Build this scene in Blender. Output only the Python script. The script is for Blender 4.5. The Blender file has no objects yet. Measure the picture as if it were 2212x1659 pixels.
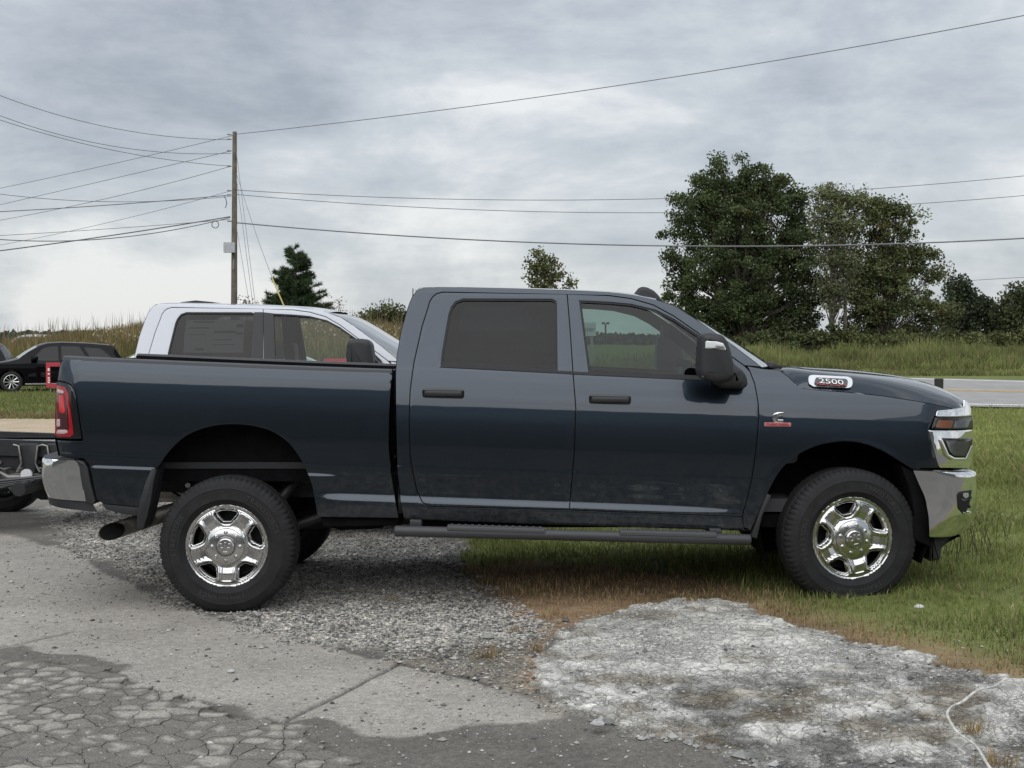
import bpy, math, random
import numpy as np
from mathutils import Vector, Matrix
from mathutils.geometry import delaunay_2d_cdt
random.seed(7); RNG = np.random.default_rng(7)
SC = bpy.context.scene
COL = SC.collection
# ---------------------------------------------------------------- camera, sky, sun, exposure
CAM_H = 1.65; FPX = 2956.0; CU = 1106.0; CV = 829.5; PITCH = math.radians(1.734)
cam_d = bpy.data.cameras.new('camera'); cam = bpy.data.objects.new('camera', cam_d); COL.objects.link(cam)
cam_d.sensor_width = 36.0; cam_d.lens = 36.0 * FPX / 2212.0; cam_d.clip_end = 3000.0
cam.location = (0, 0, CAM_H); cam.rotation_euler = (math.pi / 2 - PITCH, 0, 0)
SC.camera = cam
SUN_EL, SUN_AZ = math.radians(50), math.radians(195)         # azimuth measured from +Y towards +X
wd = bpy.data.worlds.new('World'); SC.world = wd; wd.use_nodes = True
def build_world():
    nt = wd.node_tree; nt.nodes.clear(); N = nt.nodes.new; L = nt.links.new
    out = N('ShaderNodeOutputWorld'); bg = N('ShaderNodeBackground'); L(bg.outputs[0], out.inputs[0])
    tc = N('ShaderNodeTexCoord'); sep = N('ShaderNodeSeparateXYZ'); L(tc.outputs['Generated'], sep.inputs[0])
    def m(op, a, b=None, c=None, clamp=False):
        n = N('ShaderNodeMath'); n.operation = op; n.use_clamp = clamp
        for i, x in enumerate((a, b, c)):
            if x is None: continue
            if isinstance(x, (int, float)): n.inputs[i].default_value = x
            else: L(x, n.inputs[i])
        return n.outputs[0]
    zc = m('MAXIMUM', sep.outputs[2], 0.0)
    zz = m('ADD', zc, 0.24)
    cb = N('ShaderNodeCombineXYZ'); L(m('DIVIDE', sep.outputs[0], zz), cb.inputs[0]); L(m('DIVIDE', sep.outputs[1], zz), cb.inputs[1])
    mp = N('ShaderNodeMapping'); mp.inputs['Rotation'].default_value = (0, 0, -0.28); mp.inputs['Scale'].default_value = (0.8, 1.25, 1); mp.inputs['Location'].default_value = (3.1, 1.7, 0)
    L(cb.outputs[0], mp.inputs[0])
    def noise(scale, det, rough, dist, vec=None, off=None):
        n = N('ShaderNodeTexNoise'); n.inputs['Scale'].default_value = scale; n.inputs['Detail'].default_value = det
        n.inputs['Roughness'].default_value = rough; n.inputs['Distortion'].default_value = dist
        v = vec or mp.outputs[0]
        if off is not None:
            a = N('ShaderNodeVectorMath'); a.operation = 'ADD'; L(v, a.inputs[0]); a.inputs[1].default_value = off; v = a.outputs[0]
        L(v, n.inputs['Vector']); return n.outputs['Fac']
    n1 = noise(0.75, 7, 0.56, 0.25); n2 = noise(2.6, 6, 0.58, 0.2, off=(11, 4, 2)); n3 = noise(0.22, 3, 0.5, 0.2, off=(2, 9, 5))
    # low cumulus puffs near the horizon, in direction space
    n4 = noise(7.0, 6, 0.55, 0.3, vec=tc.outputs['Generated'], off=(0.31, 0.4, 0.2))
    hz = m('SUBTRACT', 1.0, m('MULTIPLY', zc, 7.0), clamp=True)
    f = m('ADD', m('MULTIPLY', n1, 0.40), m('ADD', m('MULTIPLY', n2, 0.38), m('MULTIPLY', n3, 0.22)))
    sq = N('ShaderNodeMapping'); sq.inputs['Scale'].default_value = (1, 1, 2.6); L(tc.outputs['Generated'], sq.inputs[0]); n5 = noise(3.9, 8, 0.62, 0.3, vec=sq.outputs[0], off=(5.2, 1.4, 3.3))
    f = m('ADD', m('MULTIPLY', f, 0.50), m('MULTIPLY', n5, 0.50))
    f2 = m('ADD', m('MULTIPLY', f, m('SUBTRACT', 1.0, m('MULTIPLY', hz, 0.55))), m('MULTIPLY', n4, m('MULTIPLY', hz, 0.55)))
    f2 = m('ADD', f2, m('MULTIPLY', m('SUBTRACT', 1.0, m('MULTIPLY', zc, 3.2), clamp=True), 0.075))
    cr = N('ShaderNodeValToRGB'); L(f2, cr.inputs[0]); e = cr.color_ramp.elements
    e[0].position = 0.43; e[0].color = (0.215, 0.236, 0.266, 1)
    e[1].position = 0.615; e[1].color = (0.50, 0.505, 0.505, 1)
    a = e.new(0.49); a.color = (0.285, 0.308, 0.336, 1); a = e.new(0.545); a.color = (0.355, 0.375, 0.395, 1)
    sky = N('ShaderNodeTexSky'); sky.sky_type = 'NISHITA'; sky.sun_disc = False
    sky.sun_elevation = SUN_EL; sky.sun_rotation = SUN_AZ
    sk = N('ShaderNodeVectorMath'); sk.operation = 'SCALE'; L(sky.outputs[0], sk.inputs[0]); sk.inputs['Scale'].default_value = 0.10
    mx = N('ShaderNodeMix'); mx.data_type = 'RGBA'; mx.inputs[0].default_value = 0.92
    L(sk.outputs[0], mx.inputs[6]); L(cr.outputs[0], mx.inputs[7]); L(mx.outputs[2], bg.inputs[0]); L(m('MULTIPLY_ADD', m('POWER', zc, 1.3), 0.50, 0.94), bg.inputs[1])   # an overcast sky is brightest overhead
build_world()
wd.cycles.sampling_method = 'MANUAL'; wd.cycles.sample_map_resolution = 256
sun_d = bpy.data.lights.new('sun', 'SUN'); sun_d.energy = 1.25; sun_d.angle = math.radians(90); sun_d.color = (1.0, 0.985, 0.965)
sun = bpy.data.objects.new('sun', sun_d); COL.objects.link(sun)
_d = Vector((math.sin(SUN_AZ) * math.cos(SUN_EL), math.cos(SUN_AZ) * math.cos(SUN_EL), math.sin(SUN_EL)))
sun.rotation_euler = _d.to_track_quat('Z', 'Y').to_euler(); sun.location = (0, 0, 30)
SC.view_settings.view_transform = 'Standard'; SC.view_settings.look = 'None'
SC.view_settings.exposure = 0.80; SC.view_settings.gamma = 1.0; SC.view_settings.use_curve_mapping = False
SC.render.engine = 'CYCLES'; SC.cycles.use_denoising = True; SC.cycles.max_bounces = 8; SC.cycles.transparent_max_bounces = 24
SC.cycles.glossy_bounces = 4; SC.cycles.diffuse_bounces = 2; SC.cycles.caustics_reflective = False; SC.cycles.caustics_refractive = False

# ---------------------------------------------------------------- picking real positions from sight lines of known depth
CP, SP = math.cos(PITCH), math.sin(PITCH)
def P(u, v, Y):
    """world point at depth Y seen at (u, v) of the 2212 x 1659 view"""
    xr = (u - CU) / FPX; yr = -(v - CV) / FPX
    dy = CP + yr * SP; dz = -SP + yr * CP
    k = Y / dy
    return (xr * k, Y, CAM_H + dz * k)
def G(u, v, z=0.0):
    xr = (u - CU) / FPX; yr = -(v - CV) / FPX
    dy = CP + yr * SP; dz = -SP + yr * CP
    k = (z - CAM_H) / dz
    return (xr * k, dy * k)

# ---------------------------------------------------------------- numpy noise
_H = np.random.default_rng(3).random((256, 256))
def vnoise(x, y):
    xi = np.floor(x).astype(int); yi = np.floor(y).astype(int); fx = x - xi; fy = y - yi
    fx = fx * fx * (3 - 2 * fx); fy = fy * fy * (3 - 2 * fy)
    g = lambda a, b: _H[a & 255, b & 255]
    return (g(xi, yi) * (1 - fx) + g(xi + 1, yi) * fx) * (1 - fy) + (g(xi, yi + 1) * (1 - fx) + g(xi + 1, yi + 1) * fx) * fy
def fbm(x, y, o=4, g=0.5):
    t = 0; a = 1; s = 0; x = np.asarray(x, float); y = np.asarray(y, float)
    for i in range(o):
        t = t + a * vnoise(x * 2 ** i + 17.3 * i, y * 2 ** i + 5.1 * i); s += a; a *= g
    return t / s
def sstep(a, b, x):
    t = np.clip((x - a) / (b - a), 0, 1); return t * t * (3 - 2 * t)
def pchip(xs, ys):
    xs = np.array(xs, float); ys = np.array(ys, float); h = np.diff(xs); d = np.diff(ys) / h
    m = np.zeros_like(xs); m[0] = d[0]; m[-1] = d[-1]
    for i in range(1, len(xs) - 1):
        if d[i - 1] * d[i] > 0:
            w1 = 2 * h[i] + h[i - 1]; w2 = h[i] + 2 * h[i - 1]; m[i] = (w1 + w2) / (w1 / d[i - 1] + w2 / d[i])
    def f(x):
        x = np.clip(np.asarray(x, float), xs[0], xs[-1]); i = np.clip(np.searchsorted(xs, x) - 1, 0, len(h) - 1)
        t = (x - xs[i]) / h[i]; t2 = t * t; t3 = t2 * t
        return (2*t3-3*t2+1)*ys[i] + (t3-2*t2+t)*h[i]*m[i] + (-2*t3+3*t2)*ys[i+1] + (t3-t2)*h[i]*m[i+1]
    return f

# ---------------------------------------------------------------- polygons
def resample(poly, step, closed=True):
    out = []; n = len(poly)
    for i in range(n if closed else n - 1):
        a = np.array(poly[i], float); b = np.array(poly[(i + 1) % n], float); k = max(1, int(math.ceil(np.linalg.norm(b - a) / step)))
        for j in range(k): out.append(a + (b - a) * j / k)
    if not closed: out.append(np.array(poly[-1], float))
    return np.array(out)
def catmull(pts, n=6, closed=False):
    pts = [np.array(p, float) for p in pts]; out = []; N = len(pts)
    for i in range(N if closed else N - 1):
        if closed: p0, p1, p2, p3 = pts[i - 1], pts[i], pts[(i + 1) % N], pts[(i + 2) % N]
        else: p0, p1, p2, p3 = pts[max(i - 1, 0)], pts[i], pts[i + 1], pts[min(i + 2, N - 1)]
        for j in range(n):
            t = j / n
            out.append(0.5 * ((2 * p1) + (-p0 + p2) * t + (2 * p0 - 5 * p1 + 4 * p2 - p3) * t * t + (-p0 + 3 * p1 - 3 * p2 + p3) * t ** 3))
    if not closed: out.append(pts[-1])
    return [tuple(p) for p in out]
def rnd(poly, r=0.03, n=4, skip=()):
    """round the corners of a polygon"""
    out = []; N = len(poly)
    for i in range(N):
        p = np.array(poly[i], float); a = np.array(poly[i - 1], float); b = np.array(poly[(i + 1) % N], float)
        if i in skip: out.append(tuple(p)); continue
        la, lb = np.linalg.norm(a - p), np.linalg.norm(b - p); k = min(r, la * .45, lb * .45)
        A = p + (a - p) / la * k; B = p + (b - p) / lb * k
        for j in range(n + 1):
            t = j / n; out.append(tuple((1 - t) ** 2 * A + 2 * t * (1 - t) * p + t * t * B))
    return out
def area2(p):
    p = np.asarray(p); x, y = p[:, 0], p[:, 1]; return 0.5 * np.sum(x * np.roll(y, -1) - np.roll(x, -1) * y)
def ccw(p):
    p = np.asarray(p, float); return p if area2(p) > 0 else p[::-1]
def offset(p, d):
    """shrink a ccw polygon by d"""
    p = np.asarray(p, float); e = np.roll(p, -1, 0) - p; l = np.linalg.norm(e, axis=1, keepdims=True) + 1e-12
    n = np.stack([-e[:, 1], e[:, 0]], 1) / l; n0 = np.roll(n, 1, 0); b = n + n0
    k = 1 + np.sum(n * n0, axis=1, keepdims=True); return p + b / np.maximum(k, 0.35) * d
def inside(pts, poly):
    poly = np.asarray(poly); x, y = pts[:, 0], pts[:, 1]; r = np.zeros(len(pts), bool); n = len(poly)
    for i in range(n):
        x1, y1 = poly[i]; x2, y2 = poly[(i + 1) % n]
        if y1 == y2: continue
        c = ((y1 > y) != (y2 > y)) & (x < (x2 - x1) * (y - y1) / (y2 - y1) + x1); r ^= c
    return r
def segdist(pts, poly, closed=True):
    poly = np.asarray(poly, float); d = np.full(len(pts), 1e9); n = len(poly)
    for i in range(n if closed else n - 1):
        a = poly[i]; b = poly[(i + 1) % n]; ab = b - a; L2 = ab @ ab + 1e-12
        t = np.clip(((pts - a) @ ab) / L2, 0, 1); q = a + t[:, None] * ab
        d = np.minimum(d, np.hypot(pts[:, 0] - q[:, 0], pts[:, 1] - q[:, 1]))
    return d
def rowset(y0, y1, d, rows):
    r = np.arange(y0 + d / 2, y1, d)
    if len(rows): r = np.array([q for q in r if min(abs(q - c) for c in rows) > d * .45] + [c for c in rows if y0 < c < y1]); r.sort()
    return r
def triangulate(outer, holes, res, rows=()):
    """outer/holes: arrays of 2D points -> verts, tris, boundary loops (indices)"""
    loops = [outer] + list(holes); allb = np.concatenate(loops)
    x0, y0 = outer.min(0); x1, y1 = outer.max(0)
    gx, gy = np.meshgrid(np.arange(x0 + res[0] / 2, x1, res[0]), rowset(y0, y1, res[1], rows)); g = np.stack([gx.ravel(), gy.ravel()], 1)
    if len(g):
        k = inside(g, outer)
        for h in holes: k &= ~inside(g, h)
        g = g[k]
        if len(g):
            k = np.ones(len(g), bool)
            for l in loops: k &= segdist(g, l) > 0.3 * min(res)
            g = g[k]
    V = np.concatenate([allb, g]) if len(g) else allb
    E = []; s = 0; idx = []
    for l in loops:
        m = len(l); idx.append(np.arange(s, s + m)); E += [(s + i, s + (i + 1) % m) for i in range(m)]; s += m
    r = delaunay_2d_cdt([Vector(v) for v in V], E, [], 0, 1e-7)
    W = np.array([tuple(v) for v in r[0]]); T = np.array(r[2])
    mp = {}
    for k, o in enumerate(r[3]):
        for q in o: mp[q] = k
    c = W[T].mean(1); k = inside(c, outer)
    for h in holes: k &= ~inside(c, h)
    T = T[k]; a = W[T]; ar = (a[:, 1, 0] - a[:, 0, 0]) * (a[:, 2, 1] - a[:, 0, 1]) - (a[:, 1, 1] - a[:, 0, 1]) * (a[:, 2, 0] - a[:, 0, 0])
    T[ar < 0] = T[ar < 0][:, ::-1]; T = T[np.abs(ar) > 1e-10]
    return W, T, [np.array([mp.get(int(i), 0) for i in l]) for l in idx]

# ---------------------------------------------------------------- objects
def tag(o, label=None, cat=None, group=None, kind=None):
    if label: o['label'] = label
    if cat: o['category'] = cat
    if group: o['group'] = group
    if kind: o['kind'] = kind
    return o
def link(name, me, mat=None, parent=None):
    o = bpy.data.objects.new(name, me); COL.objects.link(o)
    if mat is not None and me is not None and not me.materials: me.materials.append(mat)
    if parent is not None: o.parent = parent
    return o
def empty(name, loc, label, cat, group=None, rz=0.0):
    o = bpy.data.objects.new(name, None); COL.objects.link(o); o.location = loc; o.rotation_euler = (0, 0, rz); o.empty_display_size = 0.2
    return tag(o, label, cat, group)
def mesh_np(name, V, F, smooth=True, normals=None):
    """V (n,3), F (m,3|4) arrays"""
    V = np.asarray(V, np.float32); F = np.asarray(F, np.int32); me = bpy.data.meshes.new(name)
    me.vertices.add(len(V)); me.vertices.foreach_set('co', V.ravel())
    k = F.shape[1]; me.loops.add(F.size); me.loops.foreach_set('vertex_index', F.ravel())
    me.polygons.add(len(F)); me.polygons.foreach_set('loop_start', np.arange(0, F.size, k, dtype=np.int32))
    me.polygons.foreach_set('use_smooth', np.full(len(F), smooth)); me.update(calc_edges=True); me.validate()
    if normals is not None and len(me.vertices) == len(normals): me.normals_split_custom_set_from_vertices(np.asarray(normals, np.float32).tolist())
    return me
def add_color(me, name, C):
    a = me.color_attributes.new(name, 'FLOAT_COLOR', 'POINT'); C = np.asarray(C, np.float32)
    if C.shape[1] == 3: C = np.concatenate([C, np.ones((len(C), 1), np.float32)], 1)
    a.data.foreach_set('color', C.ravel())
class MB:
    """collects shapes into one mesh"""
    def __init__(s): s.v = []; s.f = []
    def add(s, v, f):
        b = len(s.v); s.v += [tuple(map(float, p)) for p in v]; s.f += [tuple(i + b for i in q) for q in f]; return s
    def box(s, x0, x1, y0, y1, z0, z1, M=None):
        v = [(x, y, z) for z in (z0, z1) for y in (y0, y1) for x in (x0, x1)]
        if M is not None: v = [tuple(M @ Vector(p)) for p in v]
        return s.add(v, [(0, 2, 3, 1), (4, 5, 7, 6), (0, 1, 5, 4), (2, 6, 7, 3), (0, 4, 6, 2), (1, 3, 7, 5)])
    def tube(s, pts, r, n=8, caps=True):
        pts = [Vector(p) for p in pts]; rr = r if hasattr(r, '__len__') else [r] * len(pts); v = []; f = []
        t0 = (pts[1] - pts[0]).normalized(); up = Vector((0, 0, 1)) if abs(t0.z) < .9 else Vector((1, 0, 0)); a = t0.cross(up).normalized()
        for i, p in enumerate(pts):
            t = (pts[min(i + 1, len(pts) - 1)] - pts[max(i - 1, 0)]).normalized(); a = (a - t * a.dot(t)).normalized(); b = t.cross(a)
            for j in range(n):
                q = 2 * math.pi * j / n; v.append(p + (a * math.cos(q) + b * math.sin(q)) * rr[i])
        for i in range(len(pts) - 1):
            for j in range(n): f.append((i * n + j, i * n + (j + 1) % n, (i + 1) * n + (j + 1) % n, (i + 1) * n + j))
        if caps: f.append(tuple(range(n - 1, -1, -1))); f.append(tuple((len(pts) - 1) * n + j for j in range(n)))
        return s.add(v, f)
    def lathe(s, prof, n=48, axis='y', c=(0, 0, 0), mod=None):
        """prof: list of (radius, along)"""
        v = []; f = []; m = len(prof)
        for i in range(n):
            q = 2 * math.pi * i / n
            for k, (r, h) in enumerate(prof):
                if mod: r, h = mod(i, k, r, h)
                if axis == 'y': v.append((c[0] + r * math.cos(q), c[1] + h, c[2] + r * math.sin(q)))
                elif axis == 'z': v.append((c[0] + r * math.cos(q), c[1] + r * math.sin(q), c[2] + h))
                else: v.append((c[0] + h, c[1] + r * math.cos(q), c[2] + r * math.sin(q)))
        for i in range(n):
            for k in range(m - 1):
                a, b = i * m + k, ((i + 1) % n) * m + k; f.append((a, b, b + 1, a + 1) if axis != 'y' else (a, a + 1, b + 1, b))
        return s.add(v, f)
    def prism(s, poly, y0, y1, bev=0.0, steps=3, flip=False):
        """polygon in (x,z) extruded from y0 (inner) to y1 (outer, rounded edge bev)"""
        p = ccw(poly); n = len(p); sg = 1 if y1 > y0 else -1; rings = [(p, y0)]
        if bev > 0:
            for i in range(steps + 1):
                q = math.pi / 2 * i / steps; rings.append((offset(p, bev * (1 - math.cos(q))), y1 - sg * bev * (1 - math.sin(q))))
        else: rings.append((p, y1))
        v = []; f = []
        for q, y in rings: v += [(a, y, b) for a, b in q]
        for i in range(len(rings) - 1):
            for j in range(n):
                a, b = i * n + j, i * n + (j + 1) % n; f.append((a, b, b + n, a + n) if sg < 0 else (b, a, a + n, b + n))
        top = tuple((len(rings) - 1) * n + j for j in range(n)); bot = tuple(range(n))
        f.append(top if sg < 0 else top[::-1]); f.append(bot[::-1] if sg < 0 else bot)
        return s.add(v, f)
    def grid(s, rows, flip=False):
        R = len(rows); C = len(rows[0]); v = [p for r in rows for p in r]; f = []
        for i in range(R - 1):
            for j in range(C - 1):
                a = i * C + j; q = (a, a + 1, a + C + 1, a + C); f.append(q[::-1] if flip else q)
        return s.add(v, f)
    def mirror_y(s):
        b = len(s.v); s.v += [(x, -y, z) for x, y, z in s.v]; s.f += [tuple(i + b for i in q)[::-1] for q in s.f]; return s
    def build(s, name, mat, parent=None, smooth=35, out=None):
        if out is not None and s.f:                          # make an open sheet face away from a point inside
            V = np.array(s.v); q = np.array([f[:3] for f in s.f]); a, b, c = V[q[:, 0]], V[q[:, 1]], V[q[:, 2]]; n = np.cross(b - a, c - a)
            if np.sum(n * (a - np.array(out))) < 0: s.f = [f[::-1] for f in s.f]
        me = bpy.data.meshes.new(name); me.from_pydata(s.v, [], s.f); me.update()
        if smooth:
            me.polygons.foreach_set('use_smooth', [True] * len(me.polygons))
            if smooth < 170: me.set_sharp_from_angle(angle=math.radians(smooth))
        return link(name, me, mat, parent)

# ---------------------------------------------------------------- materials
def mat(name, col, rough=0.5, metal=0.0, coat=0.0, coat_r=0.03, bump=0.0, bscale=60, var=0.0, vscale=8, spec=0.5, attr=None, emis=None, rvar=0.0):
    m = bpy.data.materials.new(name); m.use_nodes = True; nt = m.node_tree; b = nt.nodes['Principled BSDF']; N = nt.nodes.new; L = nt.links.new
    b.inputs['Base Color'].default_value = (*col, 1); b.inputs['Roughness'].default_value = rough; b.inputs['Metallic'].default_value = metal
    b.inputs['Coat Weight'].default_value = coat; b.inputs['Coat Roughness'].default_value = coat_r; b.inputs['Specular IOR Level'].default_value = spec
    tc = N('ShaderNodeTexCoord'); src = None
    if attr:
        a = N('ShaderNodeAttribute'); a.attribute_name = attr; src = a.outputs['Color']; L(src, b.inputs['Base Color'])
    if var > 0 or rvar > 0:
        n = N('ShaderNodeTexNoise'); n.inputs['Scale'].default_value = vscale; n.inputs['Detail'].default_value = 6; L(tc.outputs['Object'], n.inputs['Vector'])
        if var > 0:
            r = N('ShaderNodeMapRange'); L(n.outputs['Fac'], r.inputs[0]); r.inputs[1].default_value = 0.3; r.inputs[2].default_value = 0.7; r.inputs[3].default_value = 1 - var; r.inputs[4].default_value = 1 + var
            v = N('ShaderNodeVectorMath'); v.operation = 'SCALE'; L(r.outputs[0], v.inputs['Scale'])
            if src is not None: L(src, v.inputs[0])
            else: v.inputs[0].default_value = col
            L(v.outputs[0], b.inputs['Base Color'])
        if rvar > 0:
            r = N('ShaderNodeMapRange'); L(n.outputs['Fac'], r.inputs[0]); r.inputs[1].default_value = 0.3; r.inputs[2].default_value = 0.7
            r.inputs[3].default_value = max(0, rough - rvar); r.inputs[4].default_value = rough + rvar; L(r.outputs[0], b.inputs['Roughness'])
    if bump > 0:
        n = N('ShaderNodeTexNoise'); n.inputs['Scale'].default_value = bscale; n.inputs['Detail'].default_value = 5; L(tc.outputs['Object'], n.inputs['Vector'])
        bp = N('ShaderNodeBump'); bp.inputs['Strength'].default_value = bump; bp.inputs['Distance'].default_value = 0.01; L(n.outputs['Fac'], bp.inputs['Height']); L(bp.outputs[0], b.inputs['Normal'])
    if emis: b.inputs['Emission Color'].default_value = (*emis, 1); b.inputs['Emission Strength'].default_value = 1
    return m
def glass(name, tint, ior=1.5, rough=0.0, refl=0.95):
    m = bpy.data.materials.new(name); m.use_nodes = True; nt = m.node_tree; nt.nodes.clear(); N = nt.nodes.new; L = nt.links.new
    o = N('ShaderNodeOutputMaterial'); mx = N('ShaderNodeMixShader'); t = N('ShaderNodeBsdfTransparent'); g = N('ShaderNodeBsdfGlossy'); f = N('ShaderNodeFresnel')
    t.inputs[0].default_value = (*tint, 1); g.inputs['Roughness'].default_value = rough; f.inputs[0].default_value = ior
    ad = N('ShaderNodeMath'); ad.operation = 'MULTIPLY'; ad.inputs[1].default_value = refl; L(f.outputs[0], ad.inputs[0])
    tc = N('ShaderNodeTexCoord'); ns = N('ShaderNodeTexNoise'); ns.inputs['Scale'].default_value = 1.3; L(tc.outputs['Object'], ns.inputs['Vector'])
    bp = N('ShaderNodeBump'); bp.inputs['Strength'].default_value = 0.02; bp.inputs['Distance'].default_value = 0.02; L(ns.outputs['Fac'], bp.inputs['Height']); L(bp.outputs[0], g.inputs['Normal'])
    L(ad.outputs[0], mx.inputs[0]); L(t.outputs[0], mx.inputs[1]); L(g.outputs[0], mx.inputs[2]); L(mx.outputs[0], o.inputs[0]); return m
def paint(name, col, metal=0.35, rough=0.42, ior=1.53, dust=0.0):
    m = mat(name, col, rough, metal, 1.0, 0.012); nt = m.node_tree; N = nt.nodes.new; L = nt.links.new; b = nt.nodes['Principled BSDF']
    b.inputs['Coat IOR'].default_value = ior
    if dust:                                                # road dust thrown onto the lower panels, in its own speckled shape
        o = nt.nodes['Material Output']; tcd = N('ShaderNodeTexCoord'); sz = N('ShaderNodeSeparateXYZ'); L(tcd.outputs['Object'], sz.inputs[0]); r = N('ShaderNodeMapRange'); L(sz.outputs[2], r.inputs[0]); r.inputs[1].default_value = .95; r.inputs[2].default_value = .45; r.inputs[3].default_value = 0; r.inputs[4].default_value = 1
        nd = N('ShaderNodeTexNoise'); nd.inputs['Scale'].default_value = 26; nd.inputs['Detail'].default_value = 9; nd.inputs['Roughness'].default_value = .7; L(tcd.outputs['Object'], nd.inputs['Vector']); r2 = N('ShaderNodeMapRange'); L(nd.outputs['Fac'], r2.inputs[0]); r2.inputs[1].default_value = .42; r2.inputs[2].default_value = .75
        mu = N('ShaderNodeMath'); mu.operation = 'MULTIPLY'; L(r.outputs[0], mu.inputs[0]); L(r2.outputs[0], mu.inputs[1]); m2 = N('ShaderNodeMath'); m2.operation = 'MULTIPLY'; L(mu.outputs[0], m2.inputs[0]); m2.inputs[1].default_value = dust
        df = N('ShaderNodeBsdfDiffuse'); df.inputs[0].default_value = (.20, .18, .15, 1); ms = N('ShaderNodeMixShader'); L(m2.outputs[0], ms.inputs[0]); L(b.outputs[0], ms.inputs[1]); L(df.outputs[0], ms.inputs[2]); L(ms.outputs[0], o.inputs[0])
    # very slight panel waviness in the clear coat
    tc = N('ShaderNodeTexCoord'); n = N('ShaderNodeTexNoise'); n.inputs['Scale'].default_value = 2.2; n.inputs['Detail'].default_value = 2; L(tc.outputs['Object'], n.inputs['Vector'])
    bp = N('ShaderNodeBump'); bp.inputs['Strength'].default_value = 0.10; bp.inputs['Distance'].default_value = 0.012; L(n.outputs['Fac'], bp.inputs['Height']); L(bp.outputs[0], b.inputs['Coat Normal'])
    return m
M = {}
M['paint'] = paint('dark_blue_grey_paint', (0.019, 0.029, 0.042), 0.9, 0.32, dust=0.22)
M['white'] = paint('white_paint', (0.54, 0.56, 0.61), 0.0, 0.4, 1.5)
M['black_paint'] = paint('black_paint', (0.004, 0.004, 0.005), 0.0, 0.5, 1.38); M['black_paint'].node_tree.nodes['Principled BSDF'].inputs['Specular IOR Level'].default_value = 0.0; M['black_paint'].node_tree.nodes['Principled BSDF'].inputs['Coat Weight'].default_value = 0.55
M['chrome'] = mat('chrome', (0.82, 0.83, 0.84), 0.045, 1.0, rvar=0.02, vscale=5)
M['wheel_chrome'] = mat('wheel_chrome', (0.60, 0.60, 0.59), 0.19, 1.0, rvar=0.05, vscale=14)
M['rubber'] = mat('tyre_rubber', (0.020, 0.020, 0.021), 0.75, bump=0.15, bscale=90, var=0.25, vscale=14, spec=0.3)
M['rubber_letters'] = mat('rubber_letters', (0.040, 0.040, 0.041), 0.6)
M['plastic'] = mat('black_plastic', (0.028, 0.029, 0.031), 0.55, bump=0.08, bscale=400, spec=0.45)
M['gloss_black'] = mat('gloss_black', (0.010, 0.010, 0.011), 0.15, coat=0.5)
M['seal'] = mat('seal_black', (0.006, 0.006, 0.007), 0.6)
M['dark'] = mat('underbody_black', (0.006, 0.006, 0.007), 0.85, var=0.4, vscale=12, spec=0.12)
M['frame'] = mat('frame_black', (0.020, 0.021, 0.023), 0.5, bump=0.1, bscale=50, var=0.3, vscale=10)
M['steel'] = mat('raw_steel', (0.34, 0.33, 0.31), 0.45, 0.8, var=0.25, vscale=20, rvar=0.12)
M['exhaust'] = mat('exhaust_steel', (0.26, 0.24, 0.21), 0.5, 0.7, var=0.4, vscale=18, rvar=0.15)
M['soot_hole_shade'] = mat('soot_hole_shade', (0.008, 0.008, 0.008), 0.9)  # soot of the exhaust bore, also the painted shade of the frame holes
M['interior'] = mat('interior_grey', (0.05, 0.051, 0.054), 0.7, bump=0.1, bscale=120)
M['interior_lt'] = mat('interior_light', (0.30, 0.30, 0.30), 0.8)
M['glass'] = glass('side_glass', (0.42, 0.53, 0.50))
M['privacy'] = glass('privacy_glass', (0.07, 0.075, 0.078), refl=0.85)
M['clear_glass'] = glass('clear_side_glass', (0.84, 0.90, 0.87), refl=0.9)
M['light_privacy'] = glass('light_privacy_glass', (0.26, 0.27, 0.27))
M['ws_glass'] = glass('windscreen_glass', (0.62, 0.74, 0.70), refl=2.4)
M['lens'] = glass('clear_lens', (0.88, 0.89, 0.89), refl=1.0)
M['red_lens'] = mat('red_lens', (0.33, 0.008, 0.016), 0.12, coat=0.8)
M['red_bright'] = mat('red_reflector', (0.62, 0.012, 0.02), 0.2, coat=0.8)
M['red_dark'] = mat('dark_red_lens', (0.055, 0.006, 0.010), 0.1, coat=0.8)
M['pink'] = mat('pale_lens', (0.55, 0.40, 0.40), 0.2, coat=0.8)
M['amber'] = mat('amber_reflector', (0.60, 0.17, 0.03), 0.3, coat=0.8)
M['badge_red'] = mat('badge_red', (0.40, 0.02, 0.03), 0.35, coat=0.3)
M['badge_pink'] = mat('badge_pale_red', (0.55, 0.20, 0.20), 0.3, coat=0.3)
M['silver'] = mat('satin_silver', (0.62, 0.63, 0.65), 0.25, 0.8)
M['white_letter'] = mat('white_letter', (0.8, 0.8, 0.8), 0.4)
M['grey_plastic'] = mat('grey_plastic', (0.075, 0.078, 0.084), 0.6, bump=0.06, bscale=400)
M['dk_grey'] = mat('satin_dark_grey', (0.045, 0.046, 0.050), 0.5)
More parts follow.
